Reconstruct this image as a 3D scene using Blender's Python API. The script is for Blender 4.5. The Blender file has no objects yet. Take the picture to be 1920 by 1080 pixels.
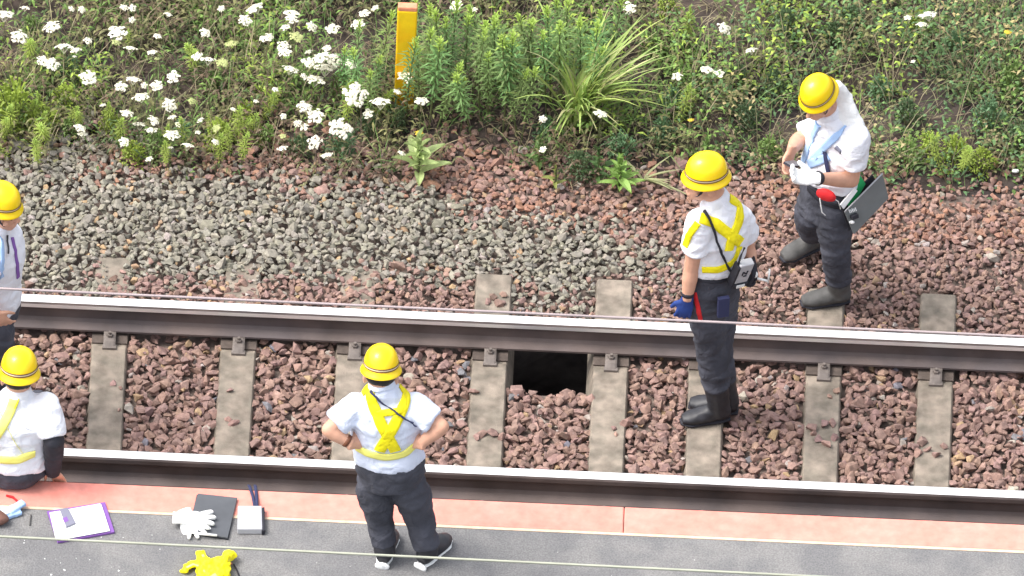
import bpy, bmesh, math, random
import numpy as np
from mathutils import Vector, Matrix, noise
from mathutils.bvhtree import BVHTree
random.seed(7); rng = np.random.default_rng(11)
S = bpy.context.scene
C = S.collection
R = math.radians

# ------------------------------------------------------------------ camera, sky, sun, exposure
PITCH, DIST, PPM, ROLL = R(41.5), 120.0, 377.0, 0.0445
AIM = Vector((0, .798, 0))
cam_d = bpy.data.cameras.new('camera'); cam = bpy.data.objects.new('camera', cam_d); C.objects.link(cam)
FWD = Vector((0, math.cos(PITCH), -math.sin(PITCH)))
CAMP = AIM - FWD*DIST
ME = Matrix.Rotation(R(90)-PITCH, 4, 'X') @ Matrix.Rotation(ROLL, 4, 'Z')
cam.matrix_world = Matrix.Translation(CAMP) @ ME
cam_d.sensor_width = 36; cam_d.lens = 36*PPM*DIST/1920
cam_d.clip_start = 1; cam_d.clip_end = 2000
S.camera = cam
RT = (ME @ Vector((1,0,0,0))).to_3d(); UP = (ME @ Vector((0,1,0,0))).to_3d()
FPX = PPM*DIST
def ray(px, py):
    return (FWD*FPX + RT*(px-960) + UP*(540-py)).normalized()
def G(px, py, z):                      # photo pixel -> point on the level z
    d = ray(px, py); return CAMP + d*((z-CAMP.z)/d.z)
def J(px, py, y):                      # photo pixel -> point at distance y across the track
    d = ray(px, py); return CAMP + d*((y-CAMP.y)/d.y)

w = bpy.data.worlds.new('World'); S.world = w; w.use_nodes = True
nt = w.node_tree; bg = nt.nodes['Background']
sky = nt.nodes.new('ShaderNodeTexSky'); sky.sky_type = 'NISHITA'; sky.sun_disc = False
SUN_EL, SUN_AZ = R(58), R(268)         # azimuth measured clockwise from +Y
sky.sun_elevation = SUN_EL; sky.sun_rotation = SUN_AZ
sky.air_density = 1.0; sky.dust_density = 4.0
hs = nt.nodes.new('ShaderNodeHueSaturation'); hs.inputs['Saturation'].default_value = .35
nt.links.new(sky.outputs[0], hs.inputs['Color']); nt.links.new(hs.outputs[0], bg.inputs['Color'])
bg.inputs['Strength'].default_value = .15
sl = bpy.data.lights.new('sun', 'SUN'); sun = bpy.data.objects.new('sun', sl); C.objects.link(sun)
sl.energy = 1.05; sl.angle = R(24); sl.color = (1, .96, .9)
sd = Vector((math.sin(SUN_AZ)*math.cos(SUN_EL), math.cos(SUN_AZ)*math.cos(SUN_EL), math.sin(SUN_EL)))
sun.rotation_euler = sd.to_track_quat('Z', 'Y').to_euler(); sun.location = sd*20
S.view_settings.view_transform = 'Standard'; S.view_settings.look = 'None'
S.view_settings.exposure = 1.25; S.view_settings.gamma = 1; S.view_settings.use_curve_mapping = False

# ------------------------------------------------------------------ levels
ZS, ZB, ZP = -.17, -.195, .66          # sleeper top, ballast level, platform top
YR = .566                              # rail centre line
YEDGE = -YR-.957                       # platform edge
XE = 7.0                               # how far the line is built each way

# ------------------------------------------------------------------ helpers
def tag(o, label=None, cat=None, group=None, kind=None):
    if label: o['label'] = label
    if cat: o['category'] = cat
    if group: o['group'] = group
    if kind: o['kind'] = kind
    return o
def empty(name, loc, label, cat, group=None, rz=0):
    o = bpy.data.objects.new(name, None); C.objects.link(o); o.location = loc; o.rotation_euler.z = rz
    o.empty_display_size = .1
    return tag(o, label, cat, group)
def link(name, me, mat=None, parent=None, smooth=False):
    o = bpy.data.objects.new(name, me); C.objects.link(o)
    if mat is not None:
        for m in (mat if isinstance(mat, (list, tuple)) else [mat]): me.materials.append(m)
    if smooth: me.polygons.foreach_set('use_smooth', [True]*len(me.polygons))
    if parent is not None:
        o.parent = parent
        o.matrix_parent_inverse = wm(parent).inverted()
    return o
def wm(o):
    m = o.matrix_basis.copy()
    if o.parent: m = wm(o.parent) @ o.matrix_parent_inverse @ m
    return m
def local(o):                          # drop the inverse: mesh given in the parent's own space
    o.matrix_parent_inverse = Matrix.Identity(4); return o

WS = bpy.data.scenes.new('workshop')     # scratch scene for remeshing, removed at the end
class MB:
    def __init__(s): s.v = []; s.f = []; s.m = []
    def add(s, vs, fs, mi=0):
        b = len(s.v); s.v += [tuple(v) for v in vs]; s.f += [tuple(i+b for i in f) for f in fs]; s.m += [mi]*len(fs); return s
    def box(s, c, h, M=None, mi=0, taper=1.0):
        vs = []
        for z in (-1, 1):
            t = taper if z > 0 else 1
            for x, y in ((-1,-1),(1,-1),(1,1),(-1,1)):
                p = Vector((x*h[0]*t, y*h[1]*t, z*h[2]))
                if M is not None: p = M @ p
                vs.append(p+Vector(c))
        return s.add(vs, [(3,2,1,0),(4,5,6,7),(0,1,5,4),(1,2,6,5),(2,3,7,6),(3,0,4,7)], mi)
    def ell(s, c, r, M=None, nu=14, nv=9, mi=0):
        vs = []; c = Vector(c)
        for j in range(1, nv):
            a = math.pi*j/nv
            for i in range(nu):
                b = 2*math.pi*i/nu
                p = Vector((r[0]*math.sin(a)*math.cos(b), r[1]*math.sin(a)*math.sin(b), r[2]*math.cos(a)))
                vs.append((M @ p if M is not None else p)+c)
        t = Vector((0,0,r[2])); u = Vector((0,0,-r[2]))
        vs += [(M @ t if M is not None else t)+c, (M @ u if M is not None else u)+c]
        n = (nv-1)*nu; fs = []
        for j in range(nv-2):
            for i in range(nu):
                k = (i+1) % nu; fs.append((j*nu+i, (j+1)*nu+i, (j+1)*nu+k, j*nu+k))
        for i in range(nu):
            k = (i+1) % nu; fs.append((n, i, k)); fs.append((n+1, (nv-2)*nu+k, (nv-2)*nu+i))
        return s.add(vs, fs, mi)
    def tube(s, pts, rad, side=None, n=12, mi=0, cap=True):     # rad: number or (a, b), a along side
        pts = [Vector(p) for p in pts]; rings = []
        for i, p in enumerate(pts):
            t = (pts[min(i+1, len(pts)-1)]-pts[max(i-1, 0)])
            t = t.normalized() if t.length > 1e-9 else Vector((0,0,1))
            sd_ = Vector(side) if side is not None else (Vector((0,0,1)) if abs(t.z) < .9 else Vector((1,0,0)))
            a = (sd_-t*sd_.dot(t))
            a = a.normalized() if a.length > 1e-4 else t.orthogonal().normalized()
            b = t.cross(a)
            r = rad[i] if isinstance(rad, (list,)) else rad
            ra, rb = r if isinstance(r, tuple) else (r, r)
            rings.append([p+a*ra*math.cos(2*math.pi*k/n)+b*rb*math.sin(2*math.pi*k/n) for k in range(n)])
        vs = [v for r_ in rings for v in r_]; fs = []
        for j in range(len(pts)-1):
            for k in range(n):
                l = (k+1) % n; fs.append((j*n+k, j*n+l, (j+1)*n+l, (j+1)*n+k))
        if cap:
            fs.append(tuple(range(n))[::-1]); fs.append(tuple((len(pts)-1)*n+k for k in range(n)))
        return s.add(vs, fs, mi)
    def lathe(s, prof, M, n=40, mi=0):                          # prof: (r, z), M 4x4
        vs = []; fs = []
        for r_, z in prof:
            for k in range(n):
                a = 2*math.pi*k/n; vs.append((M @ Vector((r_*math.cos(a), r_*math.sin(a), z))))
        for j in range(len(prof)-1):
            for k in range(n):
                l = (k+1) % n; fs.append((j*n+k, j*n+l, (j+1)*n+l, (j+1)*n+k))
        return s.add(vs, fs, mi)
    def mesh(s, name='m'):
        me = bpy.data.meshes.new(name); me.from_pydata(s.v, [], s.f); me.polygons.foreach_set('material_index', s.m)
        me.update(); return me
    def obj(s, name, mat, parent=None, smooth=False):
        return link(name, s.mesh(name), mat, parent, smooth)
    def remesh(s, name, mat, parent=None, vox=.008, smooth=4, wr=0, wsc=9, wr2=0, loc=True):
        me = s.mesh(name); t = bpy.data.objects.new('tmp', me); WS.collection.objects.link(t)
        m = t.modifiers.new('r', 'REMESH'); m.mode = 'VOXEL'; m.voxel_size = vox; m.use_smooth_shade = True
        if smooth:
            q = t.modifiers.new('s', 'SMOOTH'); q.factor = .5; q.iterations = smooth
        with bpy.context.temp_override(scene=WS, view_layer=WS.view_layers[0]): dg = bpy.context.evaluated_depsgraph_get(); dg.update()
        ev = t.evaluated_get(dg); nm = bpy.data.meshes.new_from_object(ev)
        bpy.data.objects.remove(t); bpy.data.meshes.remove(me)
        if wr:
            sd0 = Vector((random.random()*9, random.random()*9, 0))
            nn_ = [v.normal.copy() for v in nm.vertices]; out = []
            for v, vn in zip(nm.vertices, nn_):
                p = v.co.copy()
                q = Vector((p.x*wsc, p.y*wsc, p.z*wsc*1.7))+sd0
                h = 1-abs(noise.noise(q))*2.6
                h2 = noise.noise(q*.5)
                out += (p + vn*(wr*(h*.55+h2) + wr2*noise.noise(q*3)))[:]
            nm.vertices.foreach_set('co', out); nm.update()
        nm.name = name; pass
        return link(name, nm, mat, parent, True)

# ------------------------------------------------------------------ materials
def mat(name, col, rough=.8, metal=0, var=.0, vscale=8, bump=0, bscale=60, coat=0, attr=None, objcol=False, trans=0, col2=None, detail=6, spec=.35, mscale=None, bdist=.004, bdet=5):
    m = bpy.data.materials.new(name); m.use_nodes = True; n = m.node_tree.nodes; L = m.node_tree.links
    b = n['Principled BSDF']; b.inputs['Roughness'].default_value = rough; b.inputs['Metallic'].default_value = metal
    b.inputs['Specular IOR Level'].default_value = spec
    if coat: b.inputs['Coat Weight'].default_value = coat
    tc = n.new('ShaderNodeTexCoord'); out = None
    geo = n.new('ShaderNodeNewGeometry')
    if attr:
        a = n.new('ShaderNodeAttribute'); a.attribute_name = attr; out = a.outputs['Color']
    elif objcol:
        a = n.new('ShaderNodeObjectInfo'); out = a.outputs['Color']
    else:
        a = n.new('ShaderNodeRGB'); a.outputs[0].default_value = (*col, 1); out = a.outputs[0]
    if col2 is not None:
        t = n.new('ShaderNodeTexNoise'); t.inputs['Scale'].default_value = mscale or vscale*.5; t.inputs['Detail'].default_value = detail
        L.new(geo.outputs['Position'], t.inputs['Vector'])
        rp = n.new('ShaderNodeValToRGB'); rp.color_ramp.elements[0].position = .42; rp.color_ramp.elements[1].position = .62
        L.new(t.outputs[0], rp.inputs[0])
        mx = n.new('ShaderNodeMix'); mx.data_type = 'RGBA'
        L.new(rp.outputs[0], mx.inputs[0]); L.new(out, mx.inputs[6]); mx.inputs[7].default_value = (*col2, 1); out = mx.outputs[2]
    if var:
        t = n.new('ShaderNodeTexNoise'); t.inputs['Scale'].default_value = vscale; t.inputs['Detail'].default_value = detail
        L.new(geo.outputs['Position'], t.inputs['Vector'])
        mr = n.new('ShaderNodeMapRange'); mr.inputs[1].default_value = .3; mr.inputs[2].default_value = .7
        mr.inputs[3].default_value = 1-var; mr.inputs[4].default_value = 1+var; L.new(t.outputs[0], mr.inputs[0])
        mx = n.new('ShaderNodeVectorMath'); mx.operation = 'SCALE'
        L.new(out, mx.inputs[0]); L.new(mr.outputs[0], mx.inputs['Scale']); out = mx.outputs[0]
    L.new(out, b.inputs['Base Color'])
    if bump:
        t = n.new('ShaderNodeTexNoise'); t.inputs['Scale'].default_value = bscale; t.inputs['Detail'].default_value = bdet; t.inputs['Distortion'].default_value = 1.2 if bdist > .01 else 0
        L.new(geo.outputs['Position'], t.inputs['Vector'])
        bp = n.new('ShaderNodeBump'); bp.inputs['Strength'].default_value = bump; bp.inputs['Distance'].default_value = bdist
        L.new(t.outputs[0], bp.inputs['Height']); L.new(bp.outputs[0], b.inputs['Normal'])
    if trans:
        tr = n.new('ShaderNodeBsdfTranslucent'); L.new(out, tr.inputs[0])
        ms = n.new('ShaderNodeMixShader'); ms.inputs[0].default_value = trans
        L.new(b.outputs[0], ms.inputs[1]); L.new(tr.outputs[0], ms.inputs[2]); L.new(ms.outputs[0], n['Material Output'].inputs[0])
    return m
M = {}
M['stone'] = mat('ballast_stone', (0,0,0), .9, attr='Col', var=.28, vscale=45, bump=.5, bscale=220)
M['stone_o'] = mat('ballast_stone_single', (0,0,0), .9, objcol=True, var=.28, vscale=45, bump=.5, bscale=220)
M['bed'] = mat('ballast_fines', (.15,.115,.097), .95, var=.35, vscale=30, bump=.8, bscale=90)
M['soil'] = mat('bank_soil', (.085,.064,.053), .95, var=.4, vscale=9, bump=.9, bscale=50, col2=(.045,.036,.034), mscale=3)
M['pit'] = mat('pit_earth', (.12,.105,.10), .95, var=.4, vscale=9, bump=.9, bscale=30)
M['concrete'] = mat('sleeper_concrete', (.245,.205,.165), .9, var=.34, vscale=14, bump=.6, bscale=130, col2=(.185,.16,.128), mscale=11)
M['rust'] = mat('rusty_iron', (.10,.078,.066), .75, var=.25, vscale=25, bump=.4, bscale=120)
M['railside'] = mat('rail_side', (.125,.096,.088), .65, var=.3, vscale=4, bump=.3, bscale=90, col2=(.095,.078,.078), mscale=2.5)
M['railtop'] = mat('rail_running_band', (.95,.95,.94), .38, metal=.6, var=.05, vscale=3)
M['clip'] = mat('clip_steel', (.17,.145,.13), .6, metal=.1, var=.2, vscale=30)
M['asphalt'] = mat('platform_asphalt', (.165,.163,.165), .92, var=.25, vscale=120, bump=.8, bscale=260, col2=(.21,.205,.20), mscale=5)
M['platside'] = mat('platform_wall', (.16,.15,.14), .9, var=.2, vscale=6)
M['red'] = mat('red_edge_paint', (.74,.255,.20), .75, var=.11, vscale=22, bump=.3, bscale=150, col2=(.68,.28,.225), mscale=5)
M['cream'] = mat('cream_line_paint', (.68,.50,.36), .8, var=.15, vscale=30)
M['wire'] = mat('weathered_wire', (.42,.43,.34), .5, metal=.2, var=.1)
M['wire2'] = mat('weathered_wire_dark', (.40,.33,.33), .5, metal=.2, var=.1)
M['leaf'] = mat('weed_leaves', (0,0,0), .6, attr='Col', trans=.28, var=.15, vscale=20)
M['leaf_o'] = mat('plant_leaves', (0,0,0), .55, objcol=True, trans=.3, var=.2, vscale=18)
M['leaf_top'] = mat('young_leaves', (.36,.50,.10), .55, trans=.3, var=.15, vscale=18)
M['stem'] = mat('green_stem', (.11,.13,.05), .7, var=.2)
M['petal'] = mat('white_umbel', (.86,.83,.68), .8, trans=.2, var=.06, vscale=60)
M['petal_y'] = mat('yellow_bloom', (.75,.55,.06), .7, trans=.2)
M['petal_g'] = mat('greenish_umbel', (.48,.52,.22), .8, trans=.2, var=.12, vscale=60)
M['post'] = mat('orange_post_paint', (.93,.49,.006), .55, var=.14, vscale=10, col2=(.93,.62,.012), mscale=6)
M['postcap'] = mat('faded_red_paint', (.75,.28,.16), .7, var=.15, vscale=30)
M['helmet'] = mat('helmet_yellow', (.97,.67,.003), .38, coat=.3, spec=.4)
M['helmband'] = mat('helmet_band', (.16,.06,.03), .5)
M['helmwhite'] = mat('helmet_white_line', (.75,.66,.45), .5)
M['skin'] = mat('skin', (.60,.33,.225), .55, var=.06, vscale=30)
M['hair'] = mat('black_hair', (.02,.016,.014), .6)
M['shirt'] = mat('white_shirt', (.80,.81,.86), .9, bump=.55, bscale=11, bdist=.03, bdet=3, var=.03, vscale=20)
M['shirtb'] = mat('pale_blue_shirt', (.66,.71,.84), .9, bump=.55, bscale=11, bdist=.03, bdet=3, var=.04, vscale=20)
M['bluecloth'] = mat('light_blue_stripe', (.38,.55,.82), .9)
M['trousers'] = mat('charcoal_trousers', (.058,.06,.076), .9, bump=.55, bscale=11, bdist=.03, bdet=3, var=.3, vscale=9)
M['vest'] = mat('vest_yellow', (.93,.80,.008), .6, bump=.55, bscale=11, bdist=.03, bdet=3, var=.04)
M['vestpale'] = mat('vest_reflective', (.90,.85,.20), .45)
M['black'] = mat('black_nylon', (.022,.022,.03), .7, var=.2, vscale=20)
M['boot'] = mat('black_boot', (.028,.028,.033), .45, var=.3, vscale=18)
M['bootgrey'] = mat('dusty_boot', (.085,.083,.08), .7, var=.3, vscale=18)
M['white'] = mat('white_cloth', (.86,.86,.84), .9, bump=.55, bscale=11, bdist=.03, bdet=3, var=.03)
M['paper'] = mat('white_paper', (.88,.88,.88), .8)
M['blue'] = mat('blue_glove', (.02,.05,.22), .8, var=.15)
M['redcloth'] = mat('red_cloth', (.62,.02,.025), .7, var=.1)
M['green'] = mat('green_folder', (.03,.42,.13), .6)
M['purple'] = mat('purple_cloth', (.22,.10,.36), .8)
M['greyplastic'] = mat('grey_plastic', (.42,.42,.44), .45, var=.06)
M['darkgrey'] = mat('dark_grey_cover', (.085,.09,.10), .6, var=.12, vscale=10)
M['case'] = mat('grey_case', (.155,.165,.165), .5, var=.12, vscale=8)
M['navy'] = mat('navy_strap', (.03,.035,.09), .7)
M['phone'] = mat('phone_back', (.21,.21,.27), .4)
M['brown'] = mat('brown_leather', (.16,.08,.06), .6, var=.2)
M['lens'] = mat('glass_dark', (.02,.02,.03), .12)

# ------------------------------------------------------------------ sleeper spacing (read at the near sleeper middles)
SLP = [G(px, py, ZS).x for px, py in ((200,745),(441,750),(660,750),(914,760),(1141,775),(1322,780),(1541,795),(1751,805))]
HX0, HX1 = SLP[3]+.085, SLP[4]-.085
SLX = [SLP[0]-.6*k for k in range(9, 0, -1)]+SLP+[SLP[-1]+.575*k for k in range(1, 9)]
HY0, HY1 = .232, .80                   # the hole across the track
def hole_lip(x): return HY0+.022*math.sin((x-HX0)*24)+.05*max(0, .35-abs((x-HX0)/(HX1-HX0)))
# ------------------------------------------------------------------ ground
def ground_z(x, y):
    if y < 1.35: return ZB
    if y < 2.0: return ZB-.02*(y-1.35)/.65
    return ZB-.02+.05*(y-2.0)
def grid(name, x0, x1, nx, y0, y1, ny, fz, m, skip=None, kind='structure'):
    xs = np.linspace(x0, x1, nx); ys = np.linspace(y0, y1, ny)
    vs = [(x, y, fz(x, y)) for y in ys for x in xs]; fs = []
    for j in range(ny-1):
        for i in range(nx-1):
            if skip and skip((xs[i]+xs[i+1])/2, (ys[j]+ys[j+1])/2): continue
            a = j*nx+i; fs.append((a, a+1, a+nx+1, a+nx))
    mb = MB(); mb.add(vs, fs); o = mb.obj(name, m, None, True); return tag(o, kind=kind)
# bed in pieces round the hole
mb = MB()
def quad(mb, x0, x1, y0, y1, z, mi=0): mb.add([(x0,y0,z),(x1,y0,z),(x1,y1,z),(x0,y1,z)], [(0,1,2,3)], mi)
Z0 = ZB-.035
quad(mb, -XE, SLP[3], -2.2, 1.9, Z0); quad(mb, SLP[4], XE, -2.2, 1.9, Z0)
quad(mb, SLP[3], SLP[4], -2.2, HY0+.03, Z0); quad(mb, SLP[3], SLP[4], HY1, 1.9, Z0)
# pit: rim and flaring walls
rim = [(SLP[3], HY0+.03), (SLP[4], HY0+.03), (SLP[4], HY1), (SLP[3], HY1)]
levels = [(0, 0), (.25, .06), (.7, .22), (1.3, .3), (1.7, .1)]
ring = []
N = 28
def rimpt(t):
    t = t % 4; i = int(t); f = t-i; a = rim[i]; b = rim[(i+1) % 4]
    return Vector((a[0]+(b[0]-a[0])*f, a[1]+(b[1]-a[1])*f, 0))
cx, cy = (SLP[3]+SLP[4])/2, (HY0+HY1)/2
vs = []; fs = []
for d, o_ in levels:
    for k in range(N):
        p = rimpt(4*k/N); q = Vector((p.x-cx, p.y-cy, 0)).normalized()
        w_ = 0 if d == 0 else noise.noise(Vector((p.x*5, p.y*5, d*3)))*.12
        vs.append((p.x+q.x*(o_+w_), p.y+q.y*(o_+w_), Z0-d))
for j in range(len(levels)-1):
    for k in range(N):
        l = (k+1) % N; fs.append((j*N+k, j*N+l, (j+1)*N+l, (j+1)*N+k))
fs.append(tuple((len(levels)-1)*N+k for k in range(N)))
bed = mb.obj('ballast_bed', M['bed']); tag(bed, kind='structure')
pm = MB(); pm.add(vs, fs); pit = pm.obj('sinkhole', M['pit'], None, True)
tag(pit, kind='structure')
bank = grid('bank', -XE, XE, 120, 1.9, 9, 60, lambda x, y: ground_z(x, y)-.02+.03*noise.noise(Vector((x*1.7, y*1.7, 0))), M['soil'])
gb = MB(); 
for (x0,x1,y0,y1) in ((-400,400,9,400),(-400,-XE,-2.2,9),(XE,400,-2.2,9)): quad(gb, x0, x1, y0, y1, Z0-.01)
tag(gb.obj('ground', M['soil']), kind='structure')

# ------------------------------------------------------------------ ballast stones
def hull(n, fl):
    bm = bmesh.new(); ay = random.uniform(.6, .98)
    for _ in range(n):
        v = Vector((random.gauss(0,1), random.gauss(0,1), random.gauss(0,1))).normalized()*random.uniform(.8, 1.12)
        bm.verts.new((v.x*1.08, v.y*ay, v.z*fl))
    r_ = bmesh.ops.convex_hull(bm, input=bm.verts)
    bmesh.ops.delete(bm, geom=list({g for g in r_['geom_interior']+r_['geom_unused'] if isinstance(g, bmesh.types.BMVert)}), context='VERTS')
    bmesh.ops.recalc_face_normals(bm, faces=bm.faces)
    bmesh.ops.triangulate(bm, faces=bm.faces)
    bm.verts.ensure_lookup_table()
    vs = np.array([v.co[:] for v in bm.verts]); bm.verts.index_update()
    fs = np.array([[v.index for v in f.verts] for f in bm.faces]); bm.free(); return vs, fs
HULLS = [hull(random.randint(10, 16), random.uniform(.45, .75)) for _ in range(26)]
def on_sleeper(x, y, pad=0.0):
    if abs(y) > 1.13: return False
    return any(abs(x-s) < .083+pad for s in SLX)
def in_hole(x, y): return HX0-.05 < x < HX1+.05 and hole_lip(x) < y < HY1
def lerp(a, b, t): return [a[i]+(b[i]-a[i])*t for i in range(3)]
def sst(a, b, x): t = max(0, min(1, (x-a)/(b-a))); return t*t*(3-2*t)
BR1, BR2, BR3 = (.228,.146,.122), (.20,.13,.112), (.258,.166,.135)
GR1, GR2, GR3 = (.208,.192,.155), (.19,.176,.144), (.235,.215,.175)
RD1, RD2 = (.275,.15,.105), (.225,.13,.10)
def stone_col(x, y):
    n1 = noise.noise(Vector((x*1.3, y*1.3, 4)))*.35+noise.noise(Vector((x*5, y*5, 9)))*.2
    # share of grey stones beyond the far rail
    g = 0
    if y > .75:
        g = sst(.80, 1.15, y+n1*.5) * (1-sst(.35, 1.0, x+n1*.8)) 
        g *= 1-sst(1.60, 1.95, y+n1*.4+ .35*sst(-1.0, .8, x))
        g = max(g, .9*(1-sst(-2.3, -1.5, x+n1*.5)) if y > .8 else 0)
    r_ = random.random()
    if y > .75 and r_ < g:
        c = random.choice((GR1, GR1, GR2, GR3))
    elif y > 1.5 and random.random() < .6: c = random.choice((RD1, RD2, BR3))
    else: c = random.choice((BR1, BR1, BR2, BR3, BR1))
    if random.random() < .03: c = (.30,.26,.23)
    if random.random() < .03: c = (.30,.205,.125)
    if random.random() < .012 and y < .8: c = (.15,.145,.16)
    k = random.uniform(.88, 1.12)*1.15
    return (c[0]*k, c[1]*k*random.uniform(.97,1.03), c[2]*k*random.uniform(.94,1.06))
st = []        # x, y, z, size, hull, col
def scatter(x0, x1, y0, y1, sp, s0, s1, dz, j=.5, prob=1):
    y = y0; row = 0
    while y < y1:
        x = x0+(sp*.5 if row % 2 else 0)
        while x < x1:
            if random.random() < prob:
                px, py_ = x+random.uniform(-j, j)*sp, y+random.uniform(-j, j)*sp
                s_ = random.triangular(s0, s1, s0+(s1-s0)*.35)
                edge = sst(1.75, 2.35, py_+.25*noise.noise(Vector((px*2, 1, 3))))
                if random.random() >= edge and not in_hole(px, py_):
                    onS = on_sleeper(px, py_, s_*.35)
                    ok = not onS
                    if onS and py_ > .66:
                        # ballast heaped over the sleeper ends on the left part of the line
                        ok = px < SLP[2]+.3 and not (abs(px-SLP[0]) < .05 and .98 < py_ < 1.08)
                    if YR-.075 < abs(py_) < YR+.075 and random.random() < .6: ok = False
                    if ok:
                        heap = .03 if (py_ > .66 and px < SLP[2]+.35) else 0
                        if py_ > .68: heap += -.004
                        st.append((px, py_, ground_z(px, py_)+dz+heap+random.uniform(-.006, .008), s_, random.randrange(26), stone_col(px, py_)))
            x += sp
        y += sp*.87; row += 1
VX = 4.3
scatter(-VX, VX, -.95, .68, .044, .022, .036, -.018)
scatter(-VX, VX, -.95, .68, .052, .020, .040, .000, prob=.95)
scatter(-VX, VX, -.95, .68, .10, .028, .050, .006, prob=.5)
scatter(-VX, VX, -.95, .68, .055, .010, .020, .006, prob=.5)
scatter(-VX, VX, .68, 2.35, .038, .017, .030, -.012)
scatter(-VX, VX, .68, 2.35, .041, .014, .031, .004, prob=.95)
scatter(-VX, VX, .68, 2.35, .042, .007, .015, .006, prob=.5)
scatter(-VX, VX, 1.1, 2.1, .16, .035, .052, .004, prob=.35)
# a few stones lying on the sleepers, read off the photograph
for px, py, s_ in ((212,720,.018),(430,733,.016),(438,795,.022),(428,787,.016),(888,735,.026),(905,817,.026),(925,815,.028),(940,820,.022),(895,822,.02),
                   (1150,805,.014),(1172,795,.026),(1155,815,.012),(1520,805,.03),(1545,798,.028),(1560,795,.022),(1535,825,.026),(1550,835,.026),(1525,815,.022),
                   (1565,822,.024),(1730,830,.03),(1722,850,.026),(1738,845,.02),(1755,855,.022),(1770,838,.02),(1715,840,.026),(390+550,570,.02),(925,560,.024),
                   (945,555,.02),(935,572,.022),(915,568,.018),(226,728,.012),(224,770,.012),(1570,735,.018),(1555,745,.015),(1300,770,.02)):
    s_ *= 1.3; p = G(px, py, ZS); st.append((p.x, p.y, ZS+s_*.25, s_, random.randrange(26), stone_col(p.x, p.y)))
# loose stones at the lip of the hole
for _ in range(26):
    x = random.uniform(HX0, HX1); st.append((x, hole_lip(x)-random.uniform(0, .03), ZB+random.uniform(-.03, .012), random.uniform(.024, .038), random.randrange(26), stone_col(x, .2)))
def rotm(): 
    q = Matrix.Rotation(random.uniform(0, 6.283), 3, 'Z') @ Matrix.Rotation(random.gauss(0, .45), 3, 'X') @ Matrix.Rotation(random.gauss(0, .35), 3, 'Y')
    return q
inview = [i for i, s_ in enumerate(st) if abs(s_[0]) < 2.45 and -.43 < s_[1] < .50]
inview.sort(key=lambda i: -st[i][3]-.3*st[i][2]); single = set(inview[:300])
hm = []
for v, f in HULLS:
    me = bpy.data.meshes.new('ballast_stone'); me.from_pydata(v.tolist(), [], f.tolist()); me.materials.append(M['stone_o']); hm.append(me)
VV, FF, CC, off = [], [], [], 0
for i, (x, y, z, s_, h, c) in enumerate(st):
    q = rotm()
    if i in single:
        o = bpy.data.objects.new('ballast_stone', hm[h]); C.objects.link(o); o.parent = bed
        o.matrix_basis = Matrix.Translation((x, y, z)) @ q.to_4x4() @ Matrix.Diagonal((s_, s_, s_, 1)); o.color = (*c, 1)
    else:
        v, f = HULLS[h]; VV.append(v @ (np.array(q).T*s_) + np.array((x, y, z))); FF.append(f+off); off += len(v)
        CC.append(np.tile(np.array((*c, 1.)), (len(f), 1)))
def bulk(name, VV, FF, CC, m, parent=None, k=3):
    V_ = np.concatenate(VV); F_ = np.concatenate(FF); c_ = np.concatenate(CC)
    me = bpy.data.meshes.new(name); me.vertices.add(len(V_)); me.vertices.foreach_set('co', V_.ravel())
    me.loops.add(len(F_)*k); me.loops.foreach_set('vertex_index', F_.ravel().astype(np.int32))
    me.polygons.add(len(F_)); me.polygons.foreach_set('loop_start', np.arange(0, len(F_)*k, k, dtype=np.int32))
    a = me.attributes.new('Col', 'FLOAT_COLOR', 'FACE'); a.data.foreach_set('color', c_.ravel())
    me.update(calc_edges=True); me.validate(); me.polygons.foreach_set('use_smooth', [False]*len(me.polygons))
    return link(name, me, m, parent)
tag(bulk('ballast_stones', VV, FF, CC, M['stone'], bed), kind='stuff')
print('stones', len(st))

# ------------------------------------------------------------------ sleepers
def sleeper_mesh():
    bm = bmesh.new(); xs = [-1.1, -1.085, -.71, -.70, -.43, -.42, .42, .43, .70, .71, 1.085, 1.1]
    top = [.078, .082, .082, .082, .082, .080, .080, .082, .082, .082, .082, .078]
    zt = [-.012, 0, 0, -.012, -.012, 0, 0, -.012, -.012, 0, 0, -.012]
    rings = []
    for y, t, z in zip(xs, top, zt):
        rings.append([bm.verts.new(p) for p in ((-t, y, z), (t, y, z), (t+.006, y, z-.008), (.118, y, -.165), (-.118, y, -.165), (-t-.006, y, z-.008))])
    for a, b in zip(rings, rings[1:]):
        for k in range(6): bm.faces.new((a[k], a[(k+1) % 6], b[(k+1) % 6], b[k]))
    bm.faces.new(rings[0][::-1]); bm.faces.new(rings[-1])
    bmesh.ops.recalc_face_normals(bm, faces=bm.faces)
    me = bpy.data.meshes.new('sleeper'); bm.to_mesh(me); bm.free(); return me
slm = sleeper_mesh()
def clip_meshes():
    a = MB()   # spring clip: plate that steps from the shoulder onto the rail foot
    a.tube([(0,-.058,.012),(0,-.035,.030),(0,.0,.032),(0,.03,.030),(0,.045,.022)], [(.030,.006)]*5, side=(1,0,0), n=8)
    a.box((0,-.055,.005), (.034,.014,.012)); a.box((0,.01,.018),(.03,.03,.012))
    b = MB(); b.tube([(0,0,.034),(0,0,.05)], .016, n=6); b.tube([(0,0,.05),(0,0,.064)], .008, n=8)
    return a.mesh('rail_clip'), b.mesh('bolt')
clm, bom = clip_meshes(); clm.materials.append(M['clip']); bom.materials.append(M['clip'])
pad = MB(); pad.box((0,0,0), (.088,.12,.004)); padm = pad.mesh('seat_plate'); padm.materials.append(M['rust'])
slm.materials.append(M['concrete'])
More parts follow.
